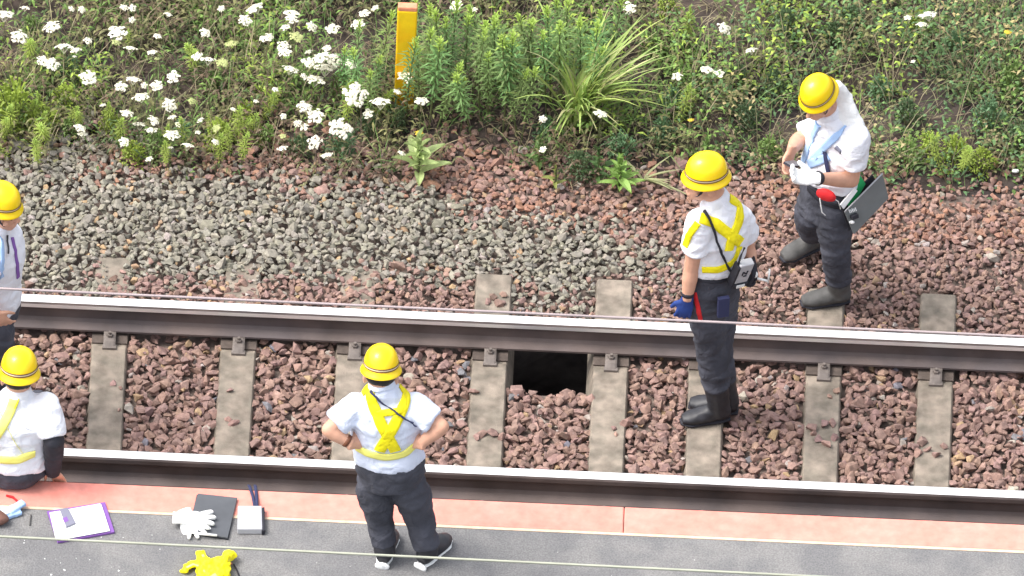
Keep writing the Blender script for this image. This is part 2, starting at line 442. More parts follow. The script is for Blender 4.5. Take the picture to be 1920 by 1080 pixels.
names = {0: 'concrete sleeper nearest the seated worker, with a small stone on it', 1: 'concrete sleeper with a dark stone at its middle, second from the left',
         2: 'concrete sleeper partly hidden behind the worker standing on the platform', 3: 'concrete sleeper left of the dark hole, stones lying across its near end',
         4: 'concrete sleeper on the right side of the dark hole', 5: 'concrete sleeper under the boots of the worker in the middle of the track',
         6: 'concrete sleeper under the far worker\'s boot, with a pile of stones across it', 7: 'rightmost concrete sleeper in view with reddish stones on its left edge'}
first = None
for i, x in enumerate(SLX):
    k = i-9
    lab = names.get(k, 'concrete sleeper under the rails past the %s edge of the picture' % ('left' if k < 0 else 'right'))
    t = empty('sleeper', (x, 0, ZS), lab, 'sleeper', 'concrete sleepers under the rails', rz=R(random.uniform(-.5, .5)))
    local(link('sleeper_beam', slm, None, t))
    for sy in (-1, 1):
        p = local(link('seat_plate', padm, None, t)); p.location = (0, sy*YR, -.006)
        for s2 in (-1, 1):
            c = local(link('rail_clip', clm, None, t)); c.location = (0, sy*YR+s2*.105, -.004); c.rotation_euler.z = 0 if s2 < 0 else math.pi
            b = local(link('bolt', bom, None, c))
# ------------------------------------------------------------------ rails
def rail(name, y, face, label):
    # face: side (-1 towards camera, +1 away) of the worn gauge face
    h = [(.0635,-.153),(.0635,-.142),(.022,-.128),(.009,-.112),(.008,-.07),(.010,-.052),(.030,-.040),(.0325,-.034),(.0325,-.012),(.027,-.002),(.018,0)]
    prof = [(a, b) for a, b in h]+[(-a, b) for a, b in h[::-1]]
    n = len(prof); mb = MB(); vs = []; L_ = 15
    for i in range(L_+1):
        x = -XE+2*XE*i/L_
        vs += [(x, y+a, b) for a, b in prof]
    mb.v = vs
    for i in range(L_):
        for k in range(n):
            l = (k+1) % n
            mi = 0
            if k in (9, 10, 11): mi = 1                     # running band
            if face < 0 and k in (12, 13, ) and k == 13: mi = 1
            if face > 0 and k in (7, 8): mi = 1
            mb.f.append((i*n+k, i*n+l, (i+1)*n+l, (i+1)*n+k)); mb.m.append(mi)
    mb.f.append(tuple(range(n))); mb.m.append(0); mb.f.append(tuple(L_*n+k for k in range(n))[::-1]); mb.m.append(0)
    o = mb.obj(name, [M['railside'], M['railtop']])
    bm = bmesh.new(); bm.from_mesh(o.data); bmesh.ops.recalc_face_normals(bm, faces=bm.faces); bm.to_mesh(o.data); bm.free()
    tag(o, label, 'rail', 'steel rails of the track'); return o
rail('rail', YR, -1, 'far steel rail with wide shiny top passing over the dark hole')
rail('rail', -YR, 1, 'near steel rail with shiny top beside the red platform edge')

# ------------------------------------------------------------------ platform
mb = MB()
yb = -9.0
mb.add([(-XE,YEDGE-.21,ZP),(XE,YEDGE-.21,ZP),(XE,yb,ZP),(-XE,yb,ZP)], [(3,2,1,0)])
mb.box((0,(YEDGE-.02+yb)/2,(Z0+ZP-.12)/2), (XE,(YEDGE-.02-yb)/2-.01,(ZP-.12-Z0)/2), mi=1)
mb.box((0,(YEDGE-.21+yb)/2,ZP-.062), (XE,(YEDGE-.21-yb)/2-.003,.0579), mi=1)
plat = mb.obj('platform', [M['asphalt'], M['platside']]); tag(plat, kind='structure')
jx = G(1170, 968, ZP).x
for x0, x1 in ((-XE, jx-3.9), (jx-3.9, jx), (jx, jx+3.6), (jx+3.6, XE)):
    a = MB(); a.box(((x0+x1)/2, YEDGE-.095, ZP-.058), ((x1-x0)/2-.0016, .095, .06)); o = a.obj('edge_slab', M['red'], plat)
    bv = o.modifiers.new('b', 'BEVEL'); bv.width = .006; bv.segments = 2
    a = MB(); a.box(((x0+x1)/2, YEDGE-.199, ZP-.008), ((x1-x0)/2, .0085, .0095)); a.obj('edge_line', M['cream'], plat)
# white specks and grit trodden into the asphalt
VV, FF, CC, off = [], [], [], 0
def grit(x, y, s_, c):
    global off
    v, f = HULLS[random.randrange(26)]; VV.append(v @ (np.array(rotm()).T*s_)+np.array((x, y, ZP+s_*.2))); FF.append(f+off); off += len(v); CC.append(np.tile(np.array((*c, 1.)), (len(f), 1)))
for px, py in ((46,1014),(45,1018),(231,1008),(190,1007),(114,1056),(121,1069),(223,1071),(104,1048),(96,1078),(168,1050),(300,1030),(84,1048),(143,1047)):
    p = G(px, py, ZP); grit(p.x, p.y, .004 if py < 1069 else .007, (.75,.75,.72))
for _ in range(1500):
    grit(random.uniform(-4, 4), YEDGE-.22-random.random()**.7*1.6, random.uniform(.0015, .0035), random.choice(((.35,.34,.32),(.5,.49,.46),(.08,.08,.08),(.25,.24,.22))))
tag(bulk('grit', VV, FF, CC, M['stone'], plat), kind='stuff')

# ------------------------------------------------------------------ overhead wires (held by poles outside the picture)
def wire(p0, p1, z, m, label, r=.0062):
    a = G(p0[0], p0[1], z); b = G(p1[0], p1[1], z); d = (b-a).normalized()
    mb = MB(); pts = [a-d*40+ (d*(80+(b-a).length))*(i/30) for i in range(31)]
    mb.tube(pts, r, n=8); o = mb.obj('overhead_wire', m, None, True); tag(o, label, 'wire', 'overhead wires')
wire((0,1006), (1500,1079.5), 4.4, M['wire'], 'pale overhead wire crossing in front of the platform and the standing worker\'s ankles')
wire((0,541), (1920,631), 4.9, M['wire2'], 'thin overhead wire running along the upper edge of the far rail')

# ------------------------------------------------------------------ plants
GREEN_Y, GREEN_M, GREEN_D, GREEN_B = (.28,.38,.08), (.17,.28,.08), (.08,.13,.05), (.12,.215,.10)
OLIVE, DRY, BROWN = (.18,.18,.09), (.33,.28,.17), (.15,.11,.085)
def leafq(p, d, up, ln, wd, droop=.3):      # bent leaf: 2 quads along direction d
    s_ = d.cross(up)
    s_ = s_.normalized() if s_.length > 1e-5 else Vector((1,0,0))
    m_ = p+d*ln*.5+up*ln*.08; e = p+d*ln-up*ln*droop
    return [p-s_*wd*.15, p+s_*wd*.15, m_+s_*wd*.5, m_-s_*wd*.5, e+s_*wd*.06, e-s_*wd*.06]
LF = [(0,1,2,3),(3,2,4,5)]
def gz(x, y): return ground_z(x, y)-.02+.03*noise.noise(Vector((x*1.7, y*1.7, 0))) if y > 1.9 else ground_z(x, y)
cov_v, cov_f, cov_c, off = [], [], [], 0
def cov(p, d, up, ln, wd, c, droop=.3):
    global off
    cov_v.append(np.array([v[:] for v in leafq(p, d, up, ln, wd, droop)])); cov_f.append(np.array(LF)+off); off += 6
    k = random.uniform(.75, 1.25); cov_c.append(np.tile(np.array((c[0]*k, c[1]*k, c[2]*k, 1.)), (2, 1)))
def rdir(up0=-.1, up1=.9):
    a = random.uniform(0, 6.283); return Vector((math.cos(a), math.sin(a), random.uniform(up0, up1))).normalized()
def vegedge(x):                              # where the weeds begin, across the track
    p = [(-5,1.88),(-2.5,1.92),(-2.2,1.84),(-1.9,1.95),(-1.3,1.84),(-.7,1.84),(-.4,1.95),(-.2,2.12),(.05,2.05),(.25,1.92),(.6,1.88),(.8,2.0),(1.1,2.0),(1.6,2.12),(2.0,2.0),(2.6,2.0),(5,2.05)]
    for a, b in zip(p, p[1:]):
        if a[0] <= x <= b[0]: return a[1]+(b[1]-a[1])*(x-a[0])/(b[0]-a[0])
    return 2
nclump = 0
BARE = [(G(px, py, -.2), rx/377, ry/250) for px, py, rx, ry in ((800,258,75,24),(900,255,90,30),(960,225,45,35),(1180,120,40,55),(1215,250,22,50),(20,110,35,38),(180,250,38,26),(130,180,50,16),
        (1440,230,45,28),(1375,120,40,18),(345,120,55,22),(470,120,35,18),(640,130,40,22),(1150,60,30,30),(1900,250,30,20),(700,160,30,26),(440,270,22,26),(1680,130,30,20),(1560,30,60,16),(1330,80,40,16))]
def bare(x, y):
    n_ = noise.noise(Vector((x*7, y*7, 3)))*.5
    return any(((x-p.x)/rx)**2+((y-p.y)/ry)**2 < 1+n_ for p, rx, ry in BARE)
for _ in range(6000):
    x = random.uniform(-VX, VX); y = vegedge(x)+random.random()**.9*3.0-.06
    dn = noise.noise(Vector((x*1.6, y*1.9, 2)))+.5*noise.noise(Vector((x*4.5, y*4.5, 7)))
    right = sst(.6, 1.2, x)
    if (dn < -.14-.2*right and random.random() < .8) or (bare(x, y) and random.random() < .9): 
        # bare patch with dead stalks
        if random.random() < .5:
            for q in range(5): 
                d = rdir(-.05, .8); cov(Vector((x, y, gz(x, y)+.01)), d, Vector((0,0,1)), random.uniform(.05, .16), .005, random.choice((DRY, BROWN, DRY)), .1)
        continue
    t = random.random(); g = noise.noise(Vector((x*1.1+5, y*1.3, 1)))
    if right > random.random():
        c = random.choice((GREEN_B, GREEN_M, GREEN_B, OLIVE, GREEN_D, DRY)) if g < .25 else random.choice((GREEN_Y, GREEN_M, GREEN_B, OLIVE, OLIVE))
        L_, wd, n_, H_ = .030, .016, 22, random.uniform(.04, .30)*(1.2 if dn > 0 else .6)
    else:
        c = random.choice((OLIVE, GREEN_M, GREEN_D, OLIVE, BROWN, BROWN, OLIVE)) if g < .18 else random.choice((GREEN_Y, GREEN_M, GREEN_M, OLIVE))
        L_, wd, n_, H_ = .042, .013, 26, random.uniform(.06, .24)
    z = gz(x, y); nclump += 1
    for q in range(n_):
        hh = H_*random.random(); rr = .05*(1+.5*random.random())
        p = Vector((x+random.gauss(0, rr), y+random.gauss(0, rr), z+hh))
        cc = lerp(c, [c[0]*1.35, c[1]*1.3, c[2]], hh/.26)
        cov(p, rdir(-.2, .9), Vector((0,0,1)), L_*random.uniform(.6, 1.4), wd*random.uniform(.7, 1.3), cc)
    if random.random() < .75:                 # grass blades and dry stalks
        for q in range(5):
            d = rdir(.5, 2.2); cc = random.choice((GREEN_M, DRY, OLIVE, DRY, BROWN))
            cov(Vector((x+random.gauss(0,.03), y+random.gauss(0,.03), z)), d, Vector((0,0,1)), random.uniform(.12, .42), .0045, cc, .12)
o = bulk('ground_cover', cov_v, cov_f, cov_c, M['leaf'], None, 4); tag(o, kind='stuff'); o['label'] = 'low mixed weeds, grass and dead stalks covering the bank'
print('cover quads', len(cov_v)*2, nclump)

# --- white umbel flowers
def umbel(seed, m=None):
    random.seed(seed); a = MB()
    for k in range(85):
        r_ = math.sqrt(random.random()); th = random.uniform(0, 6.283)
        wob = 1+.18*math.sin(th*5+seed)
        p = Vector((r_*math.cos(th)*wob, r_*math.sin(th)*wob, .28*(1-r_*r_)+random.uniform(-.05,.05)))
        s_ = random.uniform(.13, .21)
        n_ = 6; ax = Vector((p.x*.5, p.y*.5, 1)).normalized(); u = ax.orthogonal().normalized(); v = ax.cross(u)
        vs = [p+ax*.06]+[p+(u*math.cos(6.283*i/n_)+v*math.sin(6.283*i/n_))*s_*(1 if i % 2 else .8) for i in range(n_)]
        a.add(vs, [(0, i+1, (i+1) % n_+1) for i in range(n_)])
    for k in range(9):
        th = k*.7; a.tube([(0,0,-.85),(math.cos(th)*.7, math.sin(th)*.7, .05)], .018, n=3)
    return a.mesh('flower_head')
UM = [umbel(s_) for s_ in range(5)]
for u_ in UM: u_.materials.append(M['petal'])
UMG = umbel(9); UMG.materials.append(M['petal_g'])
UMY = umbel(12); UMY.materials.append(M['petal_y'])
def stem_mesh(seed, hgt=1, leaves=5):
    random.seed(seed); a = MB(); b = random.uniform(-.12, .12); c = random.uniform(-.1, .1)
    pts = [Vector((b*math.sin(t*1.57), c*t*t, t))-Vector((b, c, 1)) for t in (0,.25,.5,.75,1)]
    a.tube([p*hgt for p in pts], .008, n=4)
    for k in range(leaves*4):
        t = random.random()*.75; p = Vector((b*math.sin(t*1.57)-b, c*t*t-c, t-1))*hgt
        vs = leafq(p, rdir(0,.9), Vector((0,0,1)), random.uniform(.1,.22), .018, .2); a.add(vs, LF)
    return a.mesh('stem')
SM = [stem_mesh(s_) for s_ in range(4)]
for s_ in SM: s_.materials.append(M['stem'])
FL = [(8,28,30),(47,15,14),(36,69,26),(97,50,26),(134,17,10),(153,18,12),(120,88,26),(142,94,16),(80,114,18),(97,120,24),(166,145,26),(220,61,28),(165,76,14),(233,14,14),(248,15,12),
 (295,68,13),(315,27,14),(245,91,20),(285,98,15),(247,37,10),(384,61,17),(370,106,16),(390,112,22),(460,38,20),(479,15,26),(547,25,26),(547,35,20),(535,51,16),(585,50,18),
 (623,54,22),(495,73,15),(505,69,14),(532,86,20),(534,98,20),(579,97,12),(613,90,14),(580,118,23),(545,130,24),(602,108,30),(625,112,30),(610,128,34),(590,150,30),(569,142,10),
 (250,149,22),(227,162,18),(294,160,19),(325,144,21),(264,182,24),(318,197,21),(239,213,20),(262,234,22),(288,226,18),(284,244,18),(323,253,24),(323,220,13),(335,234,11),(376,225,12),
 (371,248,9),(150,240,18),(155,252,15),(232,266,16),(280,298,12),(352,273,20),(404,266,12),(320,277,8),(516,168,10),(572,202,24),(592,218,26),(558,231,13),(571,238,14),
 (531,218,10),(530,278,16),(590,267,22),(613,291,18),(638,240,34),(684,25,18),(671,45,20),(703,15,12),(659,120,18),(665,178,38),(714,191,32),(690,213,16),(763,144,28),(745,172,12),
 (791,190,20),(856,10,20),(889,18,10),(753,287,12),(1018,223,12),(1126,214,20),(1018,280,12),(1180,15,20),(1358,53,22),(1408,94,18),(1270,143,17),(1325,131,20),(1348,138,17),
 (1740,28,26),(1729,46,18),(1702,33,12),(1712,115,8),(140,106,6),(193,197,9),(415,16,11),(270,160,10),(437,205,9),(480,190,8)]
GF = [(434,82,20),(416,117,20),(555,69,23),(218,80,15),(360,190,12),(405,240,16),(530,255,12),(295,110,9)]
YF = [(1295,225,10),(1889,60,12),(786,250,13)]
def flower(px, py, sz, kind, i):
    hgt = random.uniform(.22, .42) if py < 230 else random.uniform(.14, .24)
    zf = -.2+hgt+.03
    for _ in range(3):
        p = G(px, py, zf); zf = gz(p.x, p.y)+hgt
    p = G(px, py, zf)
    col = {'w': 'white', 'g': 'greenish white', 'y': 'yellow'}[kind]
    if kind == 'w':
        big = 'large' if sz >= 28 else 'medium-sized' if sz >= 18 else 'small' if sz >= 12 else 'tiny'
        zone = ('at the top right of the bank' if px > 1600 else 'between the two helmets and the grass tuft' if px > 1240 else 'near the big grass tuft' if px > 960 else
                'high among the tall leafy stalks' if px > 800 else 'beside the orange post' if px > 690 else 'left of the orange post, near the top' if px > 590 and py < 80 else
                'in the dense cluster left of the orange post' if px > 560 and py < 200 else 'at the stone edge left of the orange post' if px > 500 and py >= 200 else
                'in the middle of the flower field' if px > 440 else 'near the top, above the flower field' if px > 210 and py < 75 else 'in the upper part of the flower field' if px > 210 and py < 150 else
                'low in the flower field over the grey stones' if px > 210 and py >= 220 else 'in the middle rows left of the flower field' if px > 210 else
                'in the upper left corner' if py < 60 else 'near the left edge above the bright bush' if py < 130 else 'above the bright bushes at left')
        desc = big+' white lacy flower head '+zone
    elif kind == 'g': desc = 'unripe greenish flower head '+('in the upper half of the flower field' if py < 150 else 'in the lower half of the flower field')
    else: desc = {0: 'small yellow flower in the weeds above the helmet in mid track', 1: 'small yellow flower near the right picture edge', 2: 'small yellow blossom on top of the broad-leaved plant'}[i]
    t = empty('wildflower', p, desc, 'flower', col+' wildflowers '+desc.split('head ')[-1])
    me = {'w': UM[i % 5], 'g': UMG, 'y': UMY}[kind]
    h = local(link('flower_head', me, None, t)); r_ = sz/2/377*1.22; h.scale = (r_, r_, r_)
    h.rotation_euler = (random.uniform(-.1, .55), random.uniform(-.35, .35), random.uniform(0, 6))
    s_ = local(link('stem', SM[i % 4], None, t)); s_.scale = (hgt*.5, hgt*.5, hgt); s_.rotation_euler.z = random.uniform(0, 6); s_.location.z = -r_*.5
random.seed(21)
for i, (a, b, c) in enumerate(FL): flower(a, b, c, 'w', i)
for i, (a, b, c) in enumerate(GF): flower(a, b, c, 'g', i)
for i, (a, b, c) in enumerate(YF): flower(a, b, c, 'y', i)

# --- tall leafy stalks
def stalk(seed):
    random.seed(seed); a = MB(); l = MB(); tp = MB(); b = random.uniform(-.06, .06)
    pos = lambda t: Vector((b*t*t, .02*math.sin(t*3+seed), t))
    a.tube([pos(t) for t in (0,.2,.4,.6,.8,.97)], [.007,.0065,.006,.005,.004,.003], n=5)
    n_ = random.randint(85,115)
    for k in range(n_):
        t = .30+.70*(k/n_)**.85; ang = k*2.4
        env = (.35+.65*min(1, (t-.25)*2.2)) * (1-.55*max(0, (t-.8)/.2))
        ln = .13*env*random.uniform(.65, 1.2); upw = .45+random.uniform(-.25,.35)+1.6*max(0, t-.72)/.28
        d = Vector((math.cos(ang), math.sin(ang), upw)).normalized()
        (tp if t > .87 else l).add(leafq(pos(t), d, Vector((0,0,1)), ln, .014, random.uniform(.1,.35)), LF)
    return a.mesh('stem'), l.mesh('leaves'), tp.mesh('tip_leaves')
SK = [stalk(s_) for s_ in range(30, 36)]
for a, b, c in SK: a.materials.append(M['stem']); b.materials.append(M['leaf_o']); c.materials.append(M['leaf_top'])
TP = [(702,38,.58),(680,80,.52),(770,55,.62),(818,70,.62),(855,52,.60),(820,112,.52),(886,118,.50),(905,55,.60),(925,40,.62),(957,62,.66),(976,70,.66),(950,122,.50),(986,128,.50),
      (990,55,.62),(1020,28,.6),(1040,15,.62),(1060,42,.6),(1090,15,.6),(1112,38,.6),(1132,10,.6),(870,150,.36),(845,14,.6),(932,14,.6),(815,18,.6),(795,38,.6),(1075,5,.6),
      (1003,12,.6),(838,30,.6),(893,20,.6),(966,20,.6),(692,128,.42),(664,58,.5),(688,108,.4),(1145,35,.5),(780,10,.55),(1055,2,.6),(870,30,.55),(1030,60,.55),(1098,70,.5),(915,95,.5),(650,95,.4),(790,90,.5)]
random.seed(5)
for i, (px, py, h) in enumerate(TP):
    p = J(px, py, 2.3)
    # base on the ground such that the tip is at the given spot
    zt = -.2+h
    for _ in range(4): q = G(px, py, zt); zt = gz(q.x, q.y)+h
    row = 'back' if py < 35 else 'middle' if py < 90 else 'front'
    zone = ('left part' if px < 880 else 'middle part' if px < 1010 else 'right part')
    lab = ('tall green leafy stalk, %s row and %s of the stand beside the post' % (row, zone)) if px > 765 else 'leafy green stalk close to the orange post, %s row' % row
    t = empty('leafy_stalk', (q.x, q.y, gz(q.x, q.y)), lab, 'plant', 'leafy stalks, %s row, %s' % (row, zone if px > 765 else 'by the post'), rz=random.uniform(0, 6))
    k = random.uniform(.85,1.15); t.scale = (h*1.15*k, h*1.15*k, h); t.rotation_euler.x = random.gauss(0,.07); t.rotation_euler.y = random.gauss(0,.09)
    a, b, c = SK[i % 6]
    local(link('stem', a, None, t)); o = local(link('leaves', b, None, t)); local(link('tip_leaves', c, None, t))
    k = random.uniform(.8, 1.2); o.color = (.20*k*random.uniform(.8,1.2), .31*k, .105*k, 1)

# --- arching grass tussock: each blade its own part
def blade(p0, d, ln, wd, arch, n=7):
    a = MB(); vs = []; side = Vector((-d.y, d.x, 0)).normalized(); fs = []
    for i in range(n+1):
        t = i/n; hor = Vector((d.x, d.y, 0)).normalized()
        p = Vector(p0)+hor*(ln*(math.sin(t*arch)/arch*1.0)*.0+ln*t*d.xy.length*(.5+.7*t))+Vector((0,0,ln*(d.z*t-arch*t*t*.62)))
        w_ = wd*(.6+1.2*t-1.75*t*t)*.5+.0004
        vs += [p-side*w_, p+Vector((0,0,-w_*.5)), p+side*w_]
    for i in range(n):
        for j in (0, 1): fs.append((i*3+j, i*3+j+1, i*3+4+j, i*3+3+j))
    a.add(vs, fs); return a
random.seed(44)
base = G(1085, 225, -.19); base.z = gz(base.x, base.y)
t = empty('grass_tussock', base, 'big arching yellow-green grass tuft right of the tall leafy stalks', 'grass tuft')
for k in range(135):
    ang = random.gauss(-.1, 1.15) if random.random() < .75 else random.uniform(0, 6.28)
    d = Vector((math.cos(ang), math.sin(ang), 0))*random.uniform(.25, .82); d.z = random.uniform(1.0, 1.6)
    o = blade(base+Vector((random.gauss(0,.035), random.gauss(0,.03), 0)), d, random.uniform(.34, .60), random.uniform(.013, .023), random.uniform(.5, 1.1)).obj('blade', M['leaf_o'], t, True)
    k_ = random.uniform(.75, 1.2); c = random.choice(((.46,.55,.16),(.40,.52,.15),(.55,.54,.27),(.33,.46,.13))); o.color = (c[0]*k_, c[1]*k_, c[2]*k_, 1)
base = G(1012, 185, -.19); base.z = gz(base.x, base.y)
t = empty('grass_tuft', base, 'small upright grass tuft with broad blades left of the big arching tuft', 'grass tuft')
for k in range(9):
    ang = random.choice((0.1, 3.0, 1.2))+random.gauss(0, .3); d = Vector((math.cos(ang), math.sin(ang), 0))*random.uniform(.3, .6); d.z = 1.2
    o = blade(base, d, random.uniform(.22, .36), .02, random.uniform(.3, .6)).obj('blade', M['leaf_o'], t, True); o.color = (.27,.36,.12,1)
base = G(1205, 335, -.2); base.z = gz(base.x, base.y)
t = empty('grass_tuft', base, 'flattened pale grass tuft lying on the red stones behind the worker in mid track', 'grass tuft')
for k in range(12):
    ang = random.choice((0.1, .5, -.5, 2.4))+random.gauss(0, .2); d = Vector((math.cos(ang), math.sin(ang), 0))*random.uniform(.7, 1); d.z = random.uniform(.25, .6)
    o = blade(base, d, random.uniform(.12, .26), .016, random.uniform(.2, .45)).obj('blade', M['leaf_o'], t, True); o.color = (.36,.37,.19,1)

# --- short yellow-green stalks in small clumps
SG = [(20,190,'at the left picture edge'),(45,175,'at the left picture edge'),(12,215,'at the left picture edge'),(60,210,'at the left picture edge'),(35,235,'at the left picture edge'),(75,230,'at the left picture edge'),(5,170,'at the left picture edge'),
  (112,178,'behind the left edge clump'),(130,188,'behind the left edge clump'),(150,195,'behind the left edge clump'),(98,195,'behind the left edge clump'),(205,205,'under the white flowers at left'),(220,215,'under the white flowers at left'),
  (408,215,'at the right foot of the flower field'),(425,205,'at the right foot of the flower field'),(445,212,'at the right foot of the flower field'),(462,200,'at the right foot of the flower field'),(435,240,'at the right foot of the flower field'),(410,250,'at the right foot of the flower field'),(455,245,'at the right foot of the flower field'),
  (500,165,'in the middle of the bank'),(492,180,'in the middle of the bank'),(498,240,'in the middle of the bank'),(310,230,'amid the white flowers'),(318,245,'amid the white flowers'),(362,225,'amid the white flowers'),
  (365,75,'high on the bank at left'),(380,60,'high on the bank at left'),(250,50,'high on the bank at left'),(55,45,'high on the bank at left'),(675,160,'left of the orange post'),(655,140,'left of the orange post'),(640,170,'left of the orange post'),(690,175,'left of the orange post'),
  (1290,160,'right of the big grass tuft'),(1270,175,'right of the big grass tuft'),(1800,250,'at the right end of the bank'),(1780,265,'at the right end of the bank'),(1820,262,'at the right end of the bank'),(1300,20,'at the top, right of the tall stand'),(1310,35,'at the top, right of the tall stand')]
random.seed(15)
for i, (px, py, wh) in enumerate(SG):
    h = random.uniform(.20, .32); zt = -.2+h
    for _ in range(4): q = G(px, py, zt); zt = gz(q.x, q.y)+h
    t = empty('leafy_stalk', (q.x, q.y, gz(q.x, q.y)), 'short yellow-green leafy stalk '+wh, 'plant', 'short stalks '+wh, rz=random.uniform(0, 6))
    k = random.uniform(1.1, 1.7); t.scale = (h*k, h*k, h*random.uniform(.85,1.15)); t.rotation_euler.x = random.gauss(0,.2); t.rotation_euler.y = random.gauss(0,.2)
    a, b, c = SK[i % 6]
    local(link('stem', a, None, t)); o = local(link('leaves', b, None, t)); local(link('tip_leaves', c, None, t))
    k = random.uniform(.85, 1.15); o.color = (.30*k, .38*k, .075*k, 1)

# --- broad leaved plants
def bigleaf(ln, wd):
    a = MB(); vs = []; fs = []; n = 6
    for i in range(n+1):
        t = i/n; w_ = wd*math.sin(math.pi*min(.97, t*.92+.05))**.8*.5
        z = ln*(.25*t-.45*t*t)
        vs += [(ln*t, -w_, z+.01), (ln*t, 0, z), (ln*t, w_, z+.01)]
    for i in range(n):
        for j in (0, 1): fs.append((i*3+j, i*3+j+1, i*3+4+j, i*3+3+j))
    a.add(vs, fs); me = a.mesh('leaf'); me.materials.append(M['leaf_o']); return me
BL = [bigleaf(.13, .04), bigleaf(.10, .028), bigleaf(.06, .018)]
def broad(px, py, h, label, col, n1=9, n2=12, sc=1.0, name='broad_leaved_plant'):
    b = G(px, py, -.2); b.z = gz(b.x, b.y)
    t = empty(name, b, label, 'plant')
    a = MB(); a.tube([(0,0,0),(0.005,0,h*.5),(0,0.01,h)], .006, n=6); local(a.obj('stem', M['stem'], t))
    for k in range(n1+n2):
        low = k < n1; f = k/n1 if low else (k-n1)/n2
        o = local(link('leaf', BL[0] if low and k % 2 == 0 else BL[1] if low else BL[2], None, t))
        o.location = (0, 0, h*(.1+.4*f) if low else h*(.5+.5*f)); o.rotation_euler = (random.uniform(-.3,.3), -random.uniform(.1,.6)-(.9 if not low and f > .6 else .2), k*2.4)
        s_ = sc*random.uniform(.8, 1.15); o.scale = (s_, s_, s_); q = random.uniform(.85, 1.15); o.color = (col[0]*q, col[1]*q, col[2]*q, 1)
broad(783, 335, .26, 'pale green broad-leaved plant alone on the stones below the orange post', (.46,.56,.24), 9, 16, 1.35)
broad(1160, 358, .20, 'bright green leafy plant on the stones below the big grass tuft', (.27,.42,.11), 12, 18, 1.0)
broad(1120, 340, .22, 'dark green leafy plant left of the bright one below the grass tuft', (.10,.18,.06), 10, 16, .7)
broad(1040, 350, .14, 'tiny yellow-green seedling on the red stones at mid picture', (.30,.34,.10), 5, 8, .5)
broad(1010, 305, .20, 'leafy weed with thin leaves at the foot of the tall stalks', (.14,.24,.07), 8, 14, .65)
broad(1325, 295, .16, 'young green plant right behind the yellow helmet of the worker in mid track', (.17,.27,.08), 8, 12, .7)

# --- low weed bushes
def bush(seed, n=240):
    random.seed(seed); a = MB()
    for k in range(n):
        r_ = random.random()**.5; th = random.uniform(0, 6.283); z = random.random()
        lob = .75+.25*math.sin(th*3+seed+z*4)
        p = Vector((r_*math.cos(th)*.9*lob*(1-.45*z), r_*math.sin(th)*.9*lob*(1-.45*z), z*(1-.3*r_)))
        a.add(leafq(p, (Vector((p.x, p.y, .25)).normalized()+rdir(-.3, .9)*.8).normalized(), Vector((0,0,1)), random.uniform(.14,.30), random.uniform(.07,.13), .3), LF)
    st_ = MB()
    for k in range(9):
        th = k*.7; st_.tube([(0,0,0),(math.cos(th)*.4, math.sin(th)*.4, .75)], .012, n=3)
    return a.mesh('foliage'), st_.mesh('stems')
BS = [bush(s_) for s_ in range(60, 65)]
for a, b in BS: a.materials.append(M['leaf_o']); b.materials.append(M['stem'])
YG, MG, BG_, DG = (.33,.43,.07), (.19,.29,.08), (.13,.23,.11), (.085,.135,.06)
